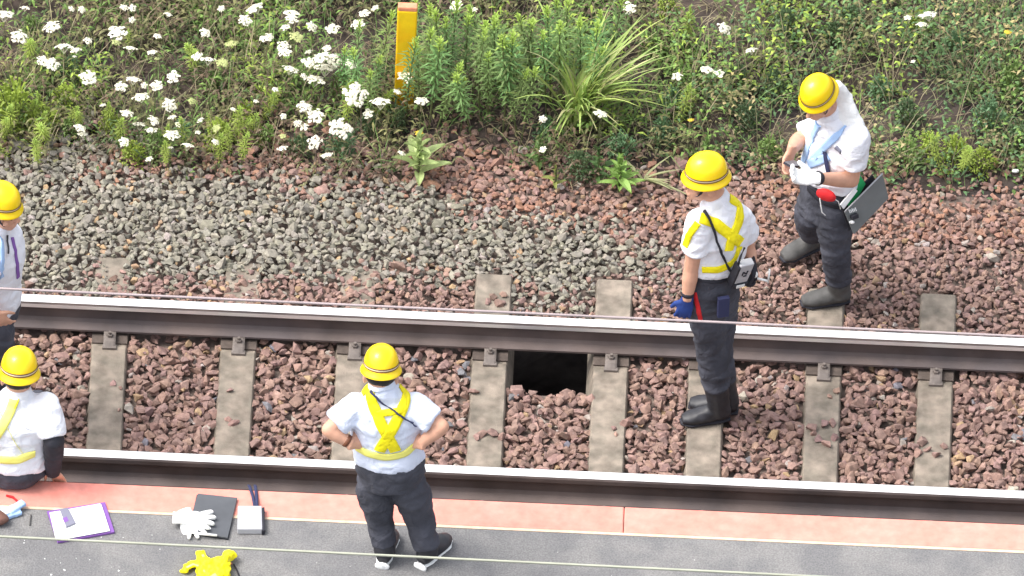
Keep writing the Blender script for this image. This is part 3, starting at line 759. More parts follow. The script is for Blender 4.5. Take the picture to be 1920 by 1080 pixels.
BU = [(25,255,70,YG,'bright yellow-green bush at the left edge of the picture above the left worker'),(75,260,55,YG,'bright yellow-green bush, second from the left picture edge'),(120,215,45,YG,'yellow-green bush behind the two at the left picture edge'),
 (130,265,35,MG,'small green bush right of the yellow-green ones at left'),(205,255,35,YG,'small yellow-green bush below the white flowers at left'),(250,310,40,YG,'low yellow-green bush on the edge of the grey stones at left'),
 (290,300,38,MG,'green bush under the white flowers at the edge of the grey stones'),(340,270,35,BG_,'bluish green bush in the middle of the white flowers'),(410,290,48,YG,'yellow-green bush at the stone edge, left of the picture centre'),
 (455,240,40,YG,'yellow-green bush right of the flower group'),(500,280,34,MG,'small green bush at the stone edge below the flowers'),(500,185,30,YG,'small bright bush among the white flowers'),
 (130,150,32,BG_,'bluish green bush below the upper left white flowers'),(560,300,36,DG,'dark green weed on the stone edge below the flowers'),(640,300,45,BG_,'grassy green bush at the stone edge left of the broad-leaved plant'),
 (690,265,45,DG,'dark green bush at the foot of the orange post'),(740,250,40,DG,'dark green bush right at the foot of the orange post, right side'),(640,190,38,MG,'green bush left of the orange post'),
 (1085,335,45,DG,'dark bush on the edge of the red stones below the grass tuft'),(1160,300,45,BG_,'green bush below the grass tuft'),(1020,270,36,BG_,'bluish green bush left of the grass tuft foot'),
 (1260,215,45,BG_,'bluish green bush behind the worker in mid track'),(1275,180,38,MG,'green bush with white flowers above it'),(1400,250,40,DG,'dark bush between the two track workers'),
 (1440,300,38,MG,'green bush between the helmets of the two track workers'),(1240,270,42,BG_,'green bush left of the helmet in mid track'),(1650,190,42,BG_,'bluish green bush right behind the far worker'),
 (1700,240,45,DG,'dark green bush right of the far worker'),(1790,110,42,BG_,'green bush at upper right'),(1850,250,50,BG_,'bluish bush near the right picture edge'),
 (1790,310,48,YG,'yellow-green bush at the stone edge, right part of the bank'),(1700,310,42,MG,'green bush on the stone edge right of the grey case'),(1740,300,38,YG,'small yellow-green bush right of the grey case'),
 (1840,325,42,YG,'yellow-green bush at the stone edge near the right picture edge'),(1905,290,45,DG,'dark bush touching the right picture edge'),(1895,180,45,MG,'green bush at the right picture edge'),
 (1600,60,40,DG,'dark green bush at top right of the bank'),(1470,80,42,DG,'dark bush above and left of the far worker helmet'),(1380,170,38,DG,'dark bush near the white flowers at right'),
 (1560,90,38,DG,'dark bush straight above the far worker helmet'),(1450,180,38,DG,'low dark bush left of the far worker helmet'),(1720,60,36,YG,'yellowish bush by the white flowers at upper right'),
 (60,70,35,MG,'green bush by the white flowers at the upper left corner'),(1250,40,38,YG,'yellow-green bush at top, right of the tall stalks'),(1220,110,38,MG,'green bush right of the big grass tuft'),(400,180,36,MG,'green bush inside the flower field')]
random.seed(8)
for i, (px, py, sz, c, lab) in enumerate(BU):
    r_ = sz/377*1.0
    b = G(px, py, -.2)
    for _ in range(3): b = G(px, py, gz(b.x, b.y))
    t = empty('weed_bush', (b.x, b.y, gz(b.x, b.y)), lab, 'bush', rz=random.uniform(0, 6)); t.scale = (r_, r_, r_*random.uniform(1.5, 2.1))
    f_, s_ = BS[i % 5]; o = local(link('foliage', f_, None, t)); q = random.uniform(.85, 1.15); o.color = (c[0]*q, c[1]*q, c[2]*q, 1); local(link('stems', s_, None, t))

# --- orange marker post
pb = G(757, 195, -.2); pb.z = gz(pb.x, pb.y)-.1
top = .1+ (195-12)/282
t = empty('marker_post', pb, 'flat orange-yellow marker post standing in the weeds', 'post')
mb = MB(); mb.box(pb+Vector((0,0,top/2)), (.05,.022,top/2)); o = mb.obj('post_board', M['post'], t)
bv = o.modifiers.new('b', 'BEVEL'); bv.width = .008; bv.segments = 3
mb = MB(); mb.box(pb+Vector((0,0,top+.012)), (.049,.021,.014)); o = mb.obj('post_cap', M['postcap'], t); bv = o.modifiers.new('b', 'BEVEL'); bv.width = .006; bv.segments = 2
# white litter on the red stones at far right
p = G(1903, 323, -.19); mb = MB(); mb.ell((p.x, p.y, ground_z(p.x,p.y)+.03), (.016,.012,.01)); mb.ell((p.x+.012, p.y+.004, ground_z(p.x,p.y)+.028), (.008,.010,.008)); tag(mb.obj('pebble', M['white'], None, True), 'white pebble on the red stones at the right picture edge', 'pebble')

#PEOPLE
# ------------------------------------------------------------------ people
Z = Vector((0,0,1))
def fr(f):                              # frame from facing direction: columns right, front, up
    f = Vector(f).normalized(); r = f.cross(Z).normalized(); u = r.cross(f).normalized()
    return Matrix((r, f, u)).transposed()
def helmet(parent, c, F, tilt=(0,0), lines=True, s=1.0):
    """dome with a short brim, band of two thin dark lines; c = centre of the band plane"""
    T = Matrix.Translation(c) @ (F @ Matrix.Rotation(tilt[0], 3, 'X') @ Matrix.Rotation(tilt[1], 3, 'Y')).to_4x4() @ Matrix.Diagonal((s*.93, s*1.08, s, 1))
    T2 = T
    a = MB(); a.lathe([(.001,.142),(.030,.140),(.058,.130),(.082,.112),(.100,.086),(.110,.056),(.1145,.030),(.1155,.016),(.120,.004),(.130,-.010),(.136,-.020),(.1365,-.0245),(.132,-.0235),(.118,-.008),(.110,.012),(.104,.04),(.09,.08),(.06,.115),(.001,.13)], T2, 44)
    h = a.obj('helmet', M['helmet'], parent, True)
    for z_, rr, m in ((.0205,.1165,'helmband'),(.0355,.1152,'helmband'),(.028,.1158,'helmwhite')):
        b = MB(); b.lathe([(rr,z_-.0038),(rr+.0022,z_),(rr,z_+.0038)] if m != 'helmwhite' else [(rr-.001,z_-.004),(rr+.0008,z_),(rr-.001,z_+.004)], T2, 44); b.obj('helmet_line', M[m], h, True)
    return h
def hand_prims(a, wr, d, n, s_, curl=.5, infl=0, spread=.12):
    """wr wrist, d towards fingers, n palm normal (fingers curl to it), s_ towards the thumb"""
    d, n, s_ = [Vector(v).normalized() for v in (d, n, s_)]
    s_ = (s_-d*s_.dot(d)).normalized(); n2 = d.cross(s_); n = n2 if n2.dot(n) > 0 else -n2
    Q = Matrix((d, s_, n)).transposed()
    a.ell(wr+d*.045, (.052+infl, .040+infl, .0155+infl), Q); a.tube([wr-d*.03, wr+d*.03], [(.027+infl,.019+infl),(.034+infl,.017+infl)], side=s_, n=10)
    for k, (off_, ln) in enumerate(((.030,.070),(.0105,.078),(-.0095,.073),(-.029,.058))):
        p = wr+d*.075+s_*off_; dd = (d+s_*spread*(off_/.03)).normalized(); pts = [p-dd*.02, p]
        ang = 0
        for seg, f in enumerate((.42,.33,.25)):
            ang += curl*(.55 if seg == 0 else .8)
            v = dd*math.cos(ang)+n*math.sin(ang); p = p+v*ln*f; pts.append(p)
        a.tube(pts, [.0088+infl, .0088+infl, .0083+infl, .0078+infl, .0062+infl], n=8); a.ell(pts[-1], (.0064+infl,)*3, nu=8, nv=6)
    p = wr+d*.022+s_*.026; v = (d*.65+s_*.75+n*.35).normalized(); p2 = p+v*.034; v2 = (d*.9+s_*.25+n*(.25+curl*.4)).normalized(); p3 = p2+v2*.027; p4 = p3+(v2+n*curl*.4).normalized()*.022
    a.tube([p-v*.01, p, p2, p3, p4], [.013+infl,.013+infl,.0105+infl,.0098+infl,.007+infl], n=8); a.ell(p4, (.0072+infl,)*3, nu=8, nv=6)
def torso(a, P, Cc, Nk, side, ws, infl=0):
    """rings from crotch level up to neck; side = (pelvis side dir, chest side dir)"""
    sp, sc = side; pts = []; 
    ts = [-.16, 0, .25, .5, .75, .95, 1.08, 1.16]
    for i, t in enumerate(ts): 
        pts.append(P.lerp(Cc, t) if t <= 1 else Cc.lerp(Nk, (t-1)/.2 if t < 1.16 else .95))
    return pts
def build_person(spec):
    g = spec['g']; P, Cc, Nk, H = spec['pelvis'], spec['chest'], spec['neck'], spec['head']
    fb, fc, fh = spec['fp'], spec['fc'], spec['fh']
    rp = Vector(fb).cross(Z).normalized(); rc = Vector(fc).cross(Z).normalized()
    if spec.get('rc') is not None: rc = spec['rc'].normalized()
    t = empty('person', spec['base'], spec['label'], 'person', 'track workers in yellow helmets')
    FH = fr(fh)
    # ---- body
    a = MB()
    hc = H
    a.ell(hc+FH @ Vector((0,-.006,.015)), (.073,.084,.092), FH)                       # skull
    a.ell(hc+FH @ Vector((0,.028,-.045)), (.060,.066,.066), FH)                     # jaw
    a.ell(hc+FH @ Vector((0,.070,-.085)), (.028,.022,.020), FH)                     # chin
    a.tube([hc+FH @ Vector(v) for v in ((0,.088,.012),(0,.100,-.012),(0,.112,-.032))], [(.008,.008),(.011,.012),(.016,.012)], side=FH @ Vector((1,0,0)), n=10)
    a.ell(hc+FH @ Vector((0,.092,-.062)), (.024,.010,.006), FH); a.ell(hc+FH @ Vector((0,.090,-.072)), (.021,.010,.006), FH)   # lips
    a.ell(hc+FH @ Vector((0,.082,.022)), (.055,.016,.010), FH)                      # brow
    for q in (-1, 1):
        a.ell(hc+FH @ Vector((q*.078,-.008,-.016)), (.010,.020,.033), FH); a.ell(hc+FH @ Vector((q*.045,.062,-.028)), (.022,.022,.020), FH)
    a.tube([Nk-(hc-Nk)*.25, Nk, hc+FH @ Vector((0,-.025,-.05))], [.062,.056,.056], n=16)
    a.tube([P, P.lerp(Cc,.5), Cc, Nk], [(.13,.09),(.12,.085),(.13,.085),(.05,.05)], side=rc, n=16)
    for q in ('L', 'R'):
        if 'sh'+q not in spec: continue
        sh, el, wr = spec['sh'+q], spec['el'+q], spec['wr'+q]
        a.tube([sh, sh.lerp(el, .5), el], [.048,.045,.038], n=12); a.ell(sh, (.05,.05,.05))
        a.tube([el-(wr-el).normalized()*.01, el, el.lerp(wr, .3), wr], [.036,.039,.040,.0265], n=12); a.ell(el, (.038,)*3)
        hd = spec['hand'+q]; hand_prims(a, wr, *hd[:3], curl=hd[3])
    for q in ('L', 'R'):
        hp, kn, an = spec['hip'+q], spec['kn'+q], spec['an'+q]
        a.tube([hp, kn], [.07,.05], n=12); a.tube([kn, an], [.05,.038], n=12); a.ell(kn, (.05,)*3)
    body = a.remesh('body', M['skin'], t, vox=.0058, smooth=5)
    # eyes
    for q in (-1, 1):
        e = MB(); e.ell(hc+FH @ Vector((q*.031,.084,.002)), (.0125,.0085,.0065), FH, nu=10, nv=7); e.obj('eye', M['hair'], t, True)
    # hair at the back and sides below the helmet
    e = MB(); e.ell(hc+FH @ Vector((0,-.014,.006)), (.0755,.079,.058), FH); e.remesh('hair', M['hair'], t, vox=.007, smooth=2, wr=.002, wsc=60)
    helmet(t, hc+FH @ Vector((0, .0, .042)), FH, spec.get('tilt', (0,0)), s=spec.get('hs', .80))
    # chin strap
    pts = [hc+FH @ Vector((q*.082*math.cos(u), .03+.035*math.sin(u), -.105*math.sin(u)+.03)) for q, u in [(1, 0),(1,.5),(1,.9),(1,1.3),(1,1.57),(-1,1.3),(-1,.9),(-1,.5),(-1,0)]]
    e = MB(); e.tube(pts, [(.008,.002)]*9, side=FH @ Vector((0,1,0)), n=6); e.obj('chin_strap', M['black'], t, True)
    # ---- shirt
    k = spec.get('k', 1.0); bulk_ = spec.get('bulk', 1.0)
    a = MB(); up = (Cc-P)
    hem = spec.get('hem', -.12)
    rr = [(hem,.172,.128),(.1,.168,.125),(.35,.165,.122),(.6,.178,.128),(.85,.188,.125),(1.0,.172,.105)]
    rr = [rr[0]]+[q for q in rr[1:] if q[0] > hem+.06]
    pts = [P+up*u for u, _, _ in rr]; rad = [(x*bulk_, y*bulk_) for _, x, y in rr]
    pts += [Cc.lerp(Nk, .55), Cc.lerp(Nk, 1.0)]; rad += [(.105,.075),(.062,.062)]
    a.tube(pts, rad, side=rc, n=26)
    slv = spec.get('slv', .72)
    for q in ('L', 'R'):
        if 'sh'+q not in spec: continue
        sh, el = spec['sh'+q], spec['el'+q]; d = (el-sh); e_ = sh+d*slv
        a.ell(sh-d*.05, (.068,.068,.066)); a.tube([Cc.lerp(sh, .45)-Z*.02, sh], [.085,.068], n=16)
        a.tube([sh, sh+d*.35, e_, e_+d.normalized()*.012], [.070,.072,.072,.066], n=18)
    shirt = a.remesh('shirt', spec['shirtmat'], t, vox=.008, smooth=3, wr=.011, wsc=8, wr2=.003)
    a = MB(); nd = (hc-Nk).normalized(); F2 = fr(fc)
    a.tube([Nk-nd*.02, Nk+nd*.012, Nk+nd*.030], [.070,.066,.062], n=20); a.remesh('collar', spec['shirtmat'], t, vox=.007, smooth=2, wr=.003, wsc=14)
    # ---- trousers
    a = MB()
    wst = P+up*spec.get('waist', .12)
    a.tube([P-Z*.10, P-Z*.03, P+up*.02, wst], [(.150,.12),(.172*bulk_,.128*bulk_),(.168*bulk_,.125*bulk_),(.155*bulk_,.112*bulk_)], side=rp, n=22)
    for q in ('L', 'R'):
        hp, kn, an = spec['hip'+q], spec['kn'+q], spec['an'+q]; lw = spec.get('leg', 1.0)
        ks = kn.lerp(an, .15)
        a.tube([hp+Z*.04, hp-Z*.02, hp.lerp(kn, .5), kn, ks, kn.lerp(an, .6), kn.lerp(an, spec.get('cuff', .97))], [r_*lw for r_ in (.088,.098,.094,.080,.077,.072,.066)], n=18); a.ell(hp, (.095*lw,)*3)
    tr = a.remesh('trousers', M['trousers'], t, vox=.0085, smooth=4, wr=.013, wsc=8, wr2=.003)
    # ---- belt
    # ---- footwear
    for q in ('L', 'R'):
        if spec.get('nofeet'): break
        an = spec['an'+q]; toe = spec['toe'+q]; bm_ = spec.get('bootmat'+q, spec.get('bootmat', M['boot']))
        d = (toe-an); d.z = 0; d.normalize(); s_ = d.cross(Z)
        z0 = spec['gz'+q] if 'gz'+q in spec else spec['base'].z
        heel = Vector((an.x, an.y, z0))-d*.055; tip = Vector((an.x, an.y, z0))+d*.195
        fl = lambda u, h: heel.lerp(tip, u)+Z*h
        b = MB(); b.tube([fl(0,.05), fl(.12,.055), fl(.35,.055), fl(.6,.042), fl(.82,.034), fl(.97,.028)], [(.030,.030),(.040,.048),(.043,.052),(.049,.038),(.048,.032),(.030,.022)], side=s_, n=16)
        if spec.get('shaft', .2): 
            top = an+(spec['kn'+q]-an).normalized()*spec.get('shaft', .2); b.tube([fl(.2,.05), an, top], [.052,.055,spec.get('shaftr',.064)], n=16)
        bt = b.remesh('shoe' if spec.get('shaft', .2) < .1 else 'boot', bm_, t, vox=.007, smooth=3, wr=.003, wsc=14)
        so = MB(); so.tube([fl(-.01,.012), fl(.2,.012), fl(.5,.012), fl(.8,.012), fl(1.0,.012)], [(.026,.012),(.042,.012),(.044,.012),(.052,.012),(.026,.012)], side=s_, n=14)
        so.remesh('sole', spec.get('solemat', M['black']), bt, vox=.006, smooth=1)
    bv = BVHTree.FromPolygons([v.co for v in shirt.data.vertices], [p.vertices[:] for p in shirt.data.polygons])
    tv = BVHTree.FromPolygons([v.co for v in tr.data.vertices], [p.vertices[:] for p in tr.data.polygons])
    return t, shirt, tr, bv, tv
def ribbon(name, pts, width, bvh, m, parent, lift=.007, toward=None, n=26, edge=None, closed=False, ray_dir=None):
    """strap laid over the cloth: pts are projected to the surface"""
    pts = [Vector(p) for p in pts]
    L_ = [0]
    for a_, b_ in zip(pts, pts[1:]): L_.append(L_[-1]+(b_-a_).length)
    def at(s):
        for i in range(len(pts)-1):
            if s <= L_[i+1] or i == len(pts)-2: return pts[i].lerp(pts[i+1], (s-L_[i])/max(1e-6, L_[i+1]-L_[i]))
    path = []; nor = []
    for i in range(n+1):
        p = at(L_[-1]*i/n)
        if ray_dir is not None: 
            q, nn, _, _ = bvh.ray_cast(p-ray_dir*.6, ray_dir)
            if q is None: q, nn, _, _ = bvh.find_nearest(p)
        else: q, nn, _, _ = bvh.find_nearest(p)
        path.append(q); nor.append(nn)
    for _ in range(3): 
        path = [path[0]]+[(path[i-1]+path[i]*2+path[i+1])/4 for i in range(1, n)]+[path[-1]]
        nor = [nor[0]]+[((nor[i-1]+nor[i]+nor[i+1])).normalized() for i in range(1, n)]+[nor[-1]]
    K = 4; vs = []; fs = []
    for i in range(n+1):
        tg = (path[min(n, i+1)]-path[max(0, i-1)]).normalized(); s_ = tg.cross(nor[i]).normalized()
        for k in range(K+1):
            o_ = path[i]+s_*width*(k/K-.5); q, nn, _, _ = bvh.find_nearest(o_)
            if (q-o_).length > .02: q = o_; nn = nor[i]
            vs.append(q+nn*lift)
        for k in range(K, -1, -1): vs.append(vs[i*(2*K+2)+k]-nor[i]*(.006))
    W_ = 2*K+2
    for i in range(n):
        for k in range(W_): l = (k+1) % W_; fs.append((i*W_+k, i*W_+l, (i+1)*W_+l, (i+1)*W_+k))
    mb = MB(); mb.add(vs, fs); o = mb.obj(name, m, parent, True)
    return o
def ringpts(c, side, front, rx, ry, n=30, a0=0, a1=6.2832):
    return [c+side*rx*math.cos(a0+(a1-a0)*i/n)+front*ry*math.sin(a0+(a1-a0)*i/n) for i in range(n+1)]
def wrist_band(c, d, r_, m, parent, name='wristwatch', w_=.012):
    e = MB(); e.tube([c-d*w_, c, c+d*w_], [r_,r_+.003,r_], n=18); e.obj(name, m, parent, True)

YTRK = G(1335, 783, ZS).y
# ================= worker standing on the platform (back to us, hands on hips)
yc = G(760, 1052, ZP).y
f = Vector((0.0, 1, 0)); 
c_ = dict(g=0, label='worker on the platform seen from behind, hands on hips, crossed yellow straps',
  base=Vector((J(760,1040,yc).x, yc, ZP)), pelvis=J(731,872,yc), chest=J(722,762,yc+.0), neck=J(716,720,yc+.01), head=J(714,702,yc+.03),
  fp=(.06,1,0), fc=(.05,1,0), fh=(.0,1,-.28), shirtmat=M['shirtb'], bulk=1.0, waist=.26,
  shL=J(664,764,yc), shR=J(779,763,yc), elL=J(617,806,yc-.08), elR=J(828,800,yc-.08), wrL=J(660,832,yc-.10), wrR=J(788,832,yc-.10),
  handL=((.75,.65,-.2),(0,-.2,-1),(0.2,.8,.6),.7), handR=((-.75,.65,-.2),(0,-.2,-1),(-.2,.8,.6),.7),
  hipL=J(700,905,yc), hipR=J(764,905,yc), knL=J(711,965,yc+.03), knR=J(786,970,yc+.03), anL=J(721,1038,yc), anR=J(800,1046,yc), leg=.90,
  toeL=J(721,1038,yc)+Vector((.03,.2,0)), toeR=J(800,1046,yc)+Vector((.11,.18,0)), gzL=ZP, gzR=ZP, shaft=.05, shaftr=.05, solemat=M['white'], cuff=.9, hem=.15, slv=.66)
for q in 'LR':
    c_['an'+q].z = ZP+.085; 
t, sh, tr, bv, tv = build_person(c_)
P_, Ch = c_['pelvis'], c_['chest']
back = Vector((0, -.14, 0))
def pb(px, py): return J(px, py, yc-.13)
dirn = FWD
rb = lambda nm, pts, w_, m, **k: ribbon(nm, [J(a, b, yc) for a, b in pts], w_, bv, m, t, ray_dir=dirn, **k)
for pts in (((692,728),(700,760),(718,800),(742,845)), ((764,724),(758,760),(738,800),(712,845))):
    rb('harness_strap', pts, .054, M['vest'])
rb('harness_strap', ((708,776),(752,770)), .034, M['vest'], n=12)
rb('harness_strap', ((667,838),(690,850),(727,857),(760,850),(783,828)), .042, M['vestpale'])
rb('shoulder_cord', ((697,734),(730,765),(760,785),(785,797)), .008, M['navy'], lift=.017)
for q, px in (('L', 690), ('R', 762)):
    ribbon('harness_front_strap', [c_['sh'+q].lerp(c_['neck'], .4)+Vector((0,-.02,.06)), c_['sh'+q].lerp(c_['neck'], .4)+Vector((0,.12,.0)), c_['pelvis']+Vector((.1 if q == 'R' else -.1, .16, .1))], .046, bv, M['vest'], t)
d = (c_['wrL']-c_['elL']).normalized(); wrist_band(c_['wrL']-d*.03, d, .031, M['helmband'], t)
# white heel and socks
for q in 'LR':
    an = c_['an'+q]; e = MB(); e.tube([an-Z*.03, an+Z*.035], [.047,.043], n=16); e.obj('sock', M['white'], t, True)
    e = MB(); dd = (c_['toe'+q]-an); dd.z = 0; dd.normalize()
    e.tube([Vector((an.x, an.y, ZP+.012))-dd*.058+dd.cross(Z)*x for x in (-.036,-.02,0,.02,.036)], [(.012,.006),(.022,.01),(.026,.012),(.022,.01),(.012,.006)], side=Z, n=10); e.remesh('heel_patch', M['white'], t, vox=.005, smooth=1)

# ================= worker standing in mid track (seen from behind left, looking left)
yd = YTRK+.02
c_ = dict(g=0, label='worker standing on a sleeper between the rails, looking left, in yellow harness',
  base=Vector((J(1338,790,yd).x, yd, ZS)), pelvis=J(1335,542,yd), chest=J(1350,412,yd-.01), neck=J(1343,372,yd), head=J(1324,338,yd),
  fp=(-.8,.5,0), fc=(-.62,.78,0), fh=(-1,-.28,-.02), shirtmat=M['shirt'], bulk=.95, waist=.46,
  shL=J(1310,421,yd-.11), shR=J(1388,412,yd+.10), elL=J(1296,505,yd-.13), elR=J(1402,468,yd+.12), wrL=J(1288,562,yd-.16), wrR=J(1410,492,yd+.04),
  handL=((-.15,-.05,-1),(-.3,.6,0),(-1,.0,0),.45), handR=((.25,-.1,-1),(-.3,-.9,0),(.2,-.7,-.2),.9),
  hipL=J(1323,568,yd-.06), hipR=J(1348,560,yd+.06), knL=J(1334,660,yd-.03), knR=J(1342,658,yd+.04), anL=J(1349,755,yd-.035), anR=J(1364,752,yd+.03), leg=.92,
  toeL=J(1345,760,yd-.035)+Vector((-1,-.22,0)), toeR=J(1350,750,yd+.05)+Vector((-1,.1,0)), gzL=ZS, gzR=ZS, shaft=.20, shaftr=.066, cuff=.62, hem=.40, slv=.55, hs=.86)
c_['anL'].z = ZS+.09; c_['anR'].z = ZS+.09
t, sh, tr, bv, tv = build_person(c_); D_ = c_; dT = t
rb = lambda nm, pts, w_, m, **k: ribbon(nm, [J(a, b, yd) for a, b in pts], w_, bv, m, t, ray_dir=dirn, **k)
rb('harness_strap', ((1383,358),(1387,385),(1385,415),(1372,445),(1366,470)), .054, M['vest'])
rb('harness_strap', ((1312,408),(1340,418),(1365,438),(1388,455)), .054, M['vest'])
rb('harness_strap', ((1308,418),(1292,440),(1284,462)), .034, M['vest'], n=12)
rb('harness_strap', ((1316,505),(1345,506),(1365,498),(1378,484),(1386,462)), .036, M['vest'])
rb('shoulder_cord', ((1318,398),(1335,430),(1350,470),(1366,505)), .011, M['black'], lift=.018)
e = MB(); q = c_['wrL']; 
g_ = MB(); hand_prims(g_, c_['wrL'], *c_['handL'][:3], curl=.45, infl=.003); g_.remesh('glove', M['blue'], t, vox=.0055, smooth=2)
g_ = MB(); hand_prims(g_, c_['wrR'], *c_['handR'][:3], curl=.9, infl=.003); g_.remesh('glove', M['black'], t, vox=.0055, smooth=2)
d = (c_['wrL']-c_['elL']).normalized(); wrist_band(c_['wrL']-d*.035, d, .030, M['black'], t)
ribbon('trouser_stripe', [J(a, b, yd) for a, b in ((1302,548),(1308,575),(1313,600))], .022, tv, M['redcloth'], t, ray_dir=dirn, n=10, lift=.004)
e = MB(); 
e.box(J(1356,575,yd-.17), (.028,.012,.06), fr((-.3,.9,0))); e.obj('hip_pouch', M['navy'], t)
ribbon('belt', [J(a, b, yd) for a, b in ((1305,523),(1330,527),(1352,527),(1366,520))], .024, tv, M['black'], t, ray_dir=dirn, n=14, lift=.005)
# device hanging at his hip
pdv = J(1392, 508, yd-.13); Fd = fr((-.45,.85,.25)) @ Matrix.Rotation(.12, 3, 'Y')
dv = empty('shoulder_device', pdv, 'grey boxed measuring device hanging at the hip of the worker in mid track', 'device')
e = MB(); e.box(pdv, (.040,.022,.075), Fd); o = e.obj('device_body', M['greyplastic'], dv); b_ = o.modifiers.new('b','BEVEL'); b_.width = .008; b_.segments = 3
e = MB(); e.box(pdv+Fd @ Vector((0,0,-.088)), (.045,.028,.02), Fd); o = e.obj('device_base', M['black'], dv); b_ = o.modifiers.new('b','BEVEL'); b_.width = .006
e = MB(); e.box(pdv+Fd @ Vector((-.044,0,-.01)), (.006,.024,.075), Fd); e.obj('device_side', M['black'], dv)
e = MB()
for a_, b_ in (((-.012,.016),(-.012,-.008)),((-.012,.016),(.010,-.006)),((.010,-.006),(.012,.020)),((-.004,-.02),(.014,-.018))):
    e.tube([pdv+Fd @ Vector((a_[0],-.0235,a_[1]+.006)), pdv+Fd @ Vector((b_[0],-.0235,b_[1]+.006))], .004, n=5)
e.obj('device_mark', M['black'], dv)
e = MB(); e.box(pdv+Fd @ Vector((.0,-.030,-.086)), (.022,.003,.009), Fd); e.obj('device_badge', M['white'], dv)
e = MB(); e.tube([pdv+Fd @ Vector(v) for v in ((-.044,0,.07),(-.04,.01,.12),(-.02,.03,.16))], .006, n=6); e.obj('device_strap', M['black'], dv, True)
hp = D_['wrR']+Vector((.05,-.05,-.09)); pen = empty('white_pen', hp, 'thin white pen in the gloved right hand of the worker in mid track', 'pen')
e = MB(); e.tube([J(1440,530,yd-.02), J(1443,505,yd-.02)], .005, n=8); e.obj('pen_barrel', M['white'], pen, True)
e = MB(); e.tube([J(1420,522,yd-.02), J(1440,527,yd-.02)], .006, n=8); e.obj('pen_grip', M['white'], pen, True)
e = MB(); e.ell(J(1416,515,yd+.0), (.014,.012,.02)); e.obj('pen_cap', M['white'], pen, True)

# ================= far worker, head bowed over his hands
ye = G(1562, 566, ZS).y
c_ = dict(g=0, label='far worker beyond the track looking down at his hands, grey case at hip',
  base=Vector((J(1562,566,ye).x, ye, ZS)), pelvis=J(1550,368,ye+.02), chest=J(1568,258,ye+.0), neck=J(1550,208,ye-.02), head=J(1537,182,ye-.07),
  fp=(-.75,-.6,0), fc=(-.72,-.7,-.25), fh=(-.55,-.75,-.42), rc=Vector((-.62,.62,.0)), shirtmat=M['shirt'], bulk=.92, waist=.46,
  shL=J(1603,262,ye-.10), shR=J(1532,243,ye+.13), elL=J(1597,338,ye-.14), elR=J(1497,262,ye+.08), wrL=J(1527,334,ye-.33), wrR=J(1484,282,ye-.06),
  handL=((-1,-.1,.12),(0,.3,1),(0,.9,.3),.7), handR=((-.25,-.35,-.9),(.7,-.3,-.3),(-.6,-.6,0),.9),
  hipL=J(1566,392,ye-.06), hipR=J(1528,380,ye+.10), knL=J(1566,465,ye-.05), knR=J(1518,412,ye+.20), anL=J(1574,540,ye), anR=J(1527,441,ye+.40), leg=.92,
  toeL=J(1574,540,ye)+Vector((-1,-.2,0)), toeR=J(1527,433,ye+.40)+Vector((-.8,-.55,0)), gzL=ZS, gzR=ZB+.02, shaft=.07, shaftr=.06, bootmat=M['bootgrey'], cuff=.80, hem=.36, slv=.62, hs=.765)
c_['anL'].z = ZS+.09; c_['anR'].z = ZB+.11
t, sh, tr, bv, tv = build_person(c_); E_ = c_
rb = lambda nm, pts, w_, m, **k: ribbon(nm, [J(a, b, ye) for a, b in pts], w_, bv, m, t, ray_dir=dirn, **k)
rb('harness_strap', ((1533,232),(1524,255),(1512,285),(1506,305)), .042, M['bluecloth'], n=14)
rb('harness_strap', ((1598,222),(1580,245),(1550,272),(1522,300)), .038, M['bluecloth'], n=16)
rb('harness_strap', ((1516,308),(1535,302),(1553,293)), .046, M['bluecloth'], n=12)
rb('shoulder_cord', ((1547,282),(1552,310),(1556,338)), .022, M['navy'], n=12, lift=.012)
rb('sleeve_badge', ((1566,276),(1576,286)), .022, M['phone'], n=5)
# towel hanging from under the helmet over nape and shoulder
a = MB(); hN = c_['head']
a.tube([J(1562,160,ye+.01), J(1576,185,ye+.02), J(1582,213,ye-.02), J(1598,243,ye-.06), J(1608,262,ye-.08)], [(.045,.035),(.064,.04),(.074,.042),(.07,.038),(.05,.03)], side=Vector((.7,.2,.7)), n=14)
a.remesh('towel', M['white'], t, vox=.008, smooth=6, wr=.006, wsc=12)
g_ = MB(); hand_prims(g_, c_['wrL'], *c_['handL'][:3], curl=.7, infl=.005); g_.remesh('glove', M['white'], t, vox=.0055, smooth=2)
d = (c_['wrL']-c_['elL']).normalized(); wrist_band(c_['wrL']-d*.03, d, .034, M['black'], t)
a = MB(); a.ell(J(1549,366,ye-.20), (.055,.022,.034), fr((-.4,-.9,0))); o = a.remesh('waist_pouch', M['redcloth'], t, vox=.006, smooth=2, wr=.004, wsc=20)
e = MB(); e.tube([J(1537,372,ye-.22), J(1541,398,ye-.20), J(1548,404,ye-.2)], .003, n=5); e.tube([J(1563,372,ye-.2), J(1572,378,ye-.19), J(1576,392,ye-.17)], .0028, n=5); e.obj('white_cord', M['white'], t, True)
ribbon('belt', [J(a_, b_, ye) for a_, b_ in ((1515,352),(1540,376),(1560,386),(1585,388),(1600,380))], .03, tv, M['black'], t, ray_dir=dirn, n=14, lift=.006)
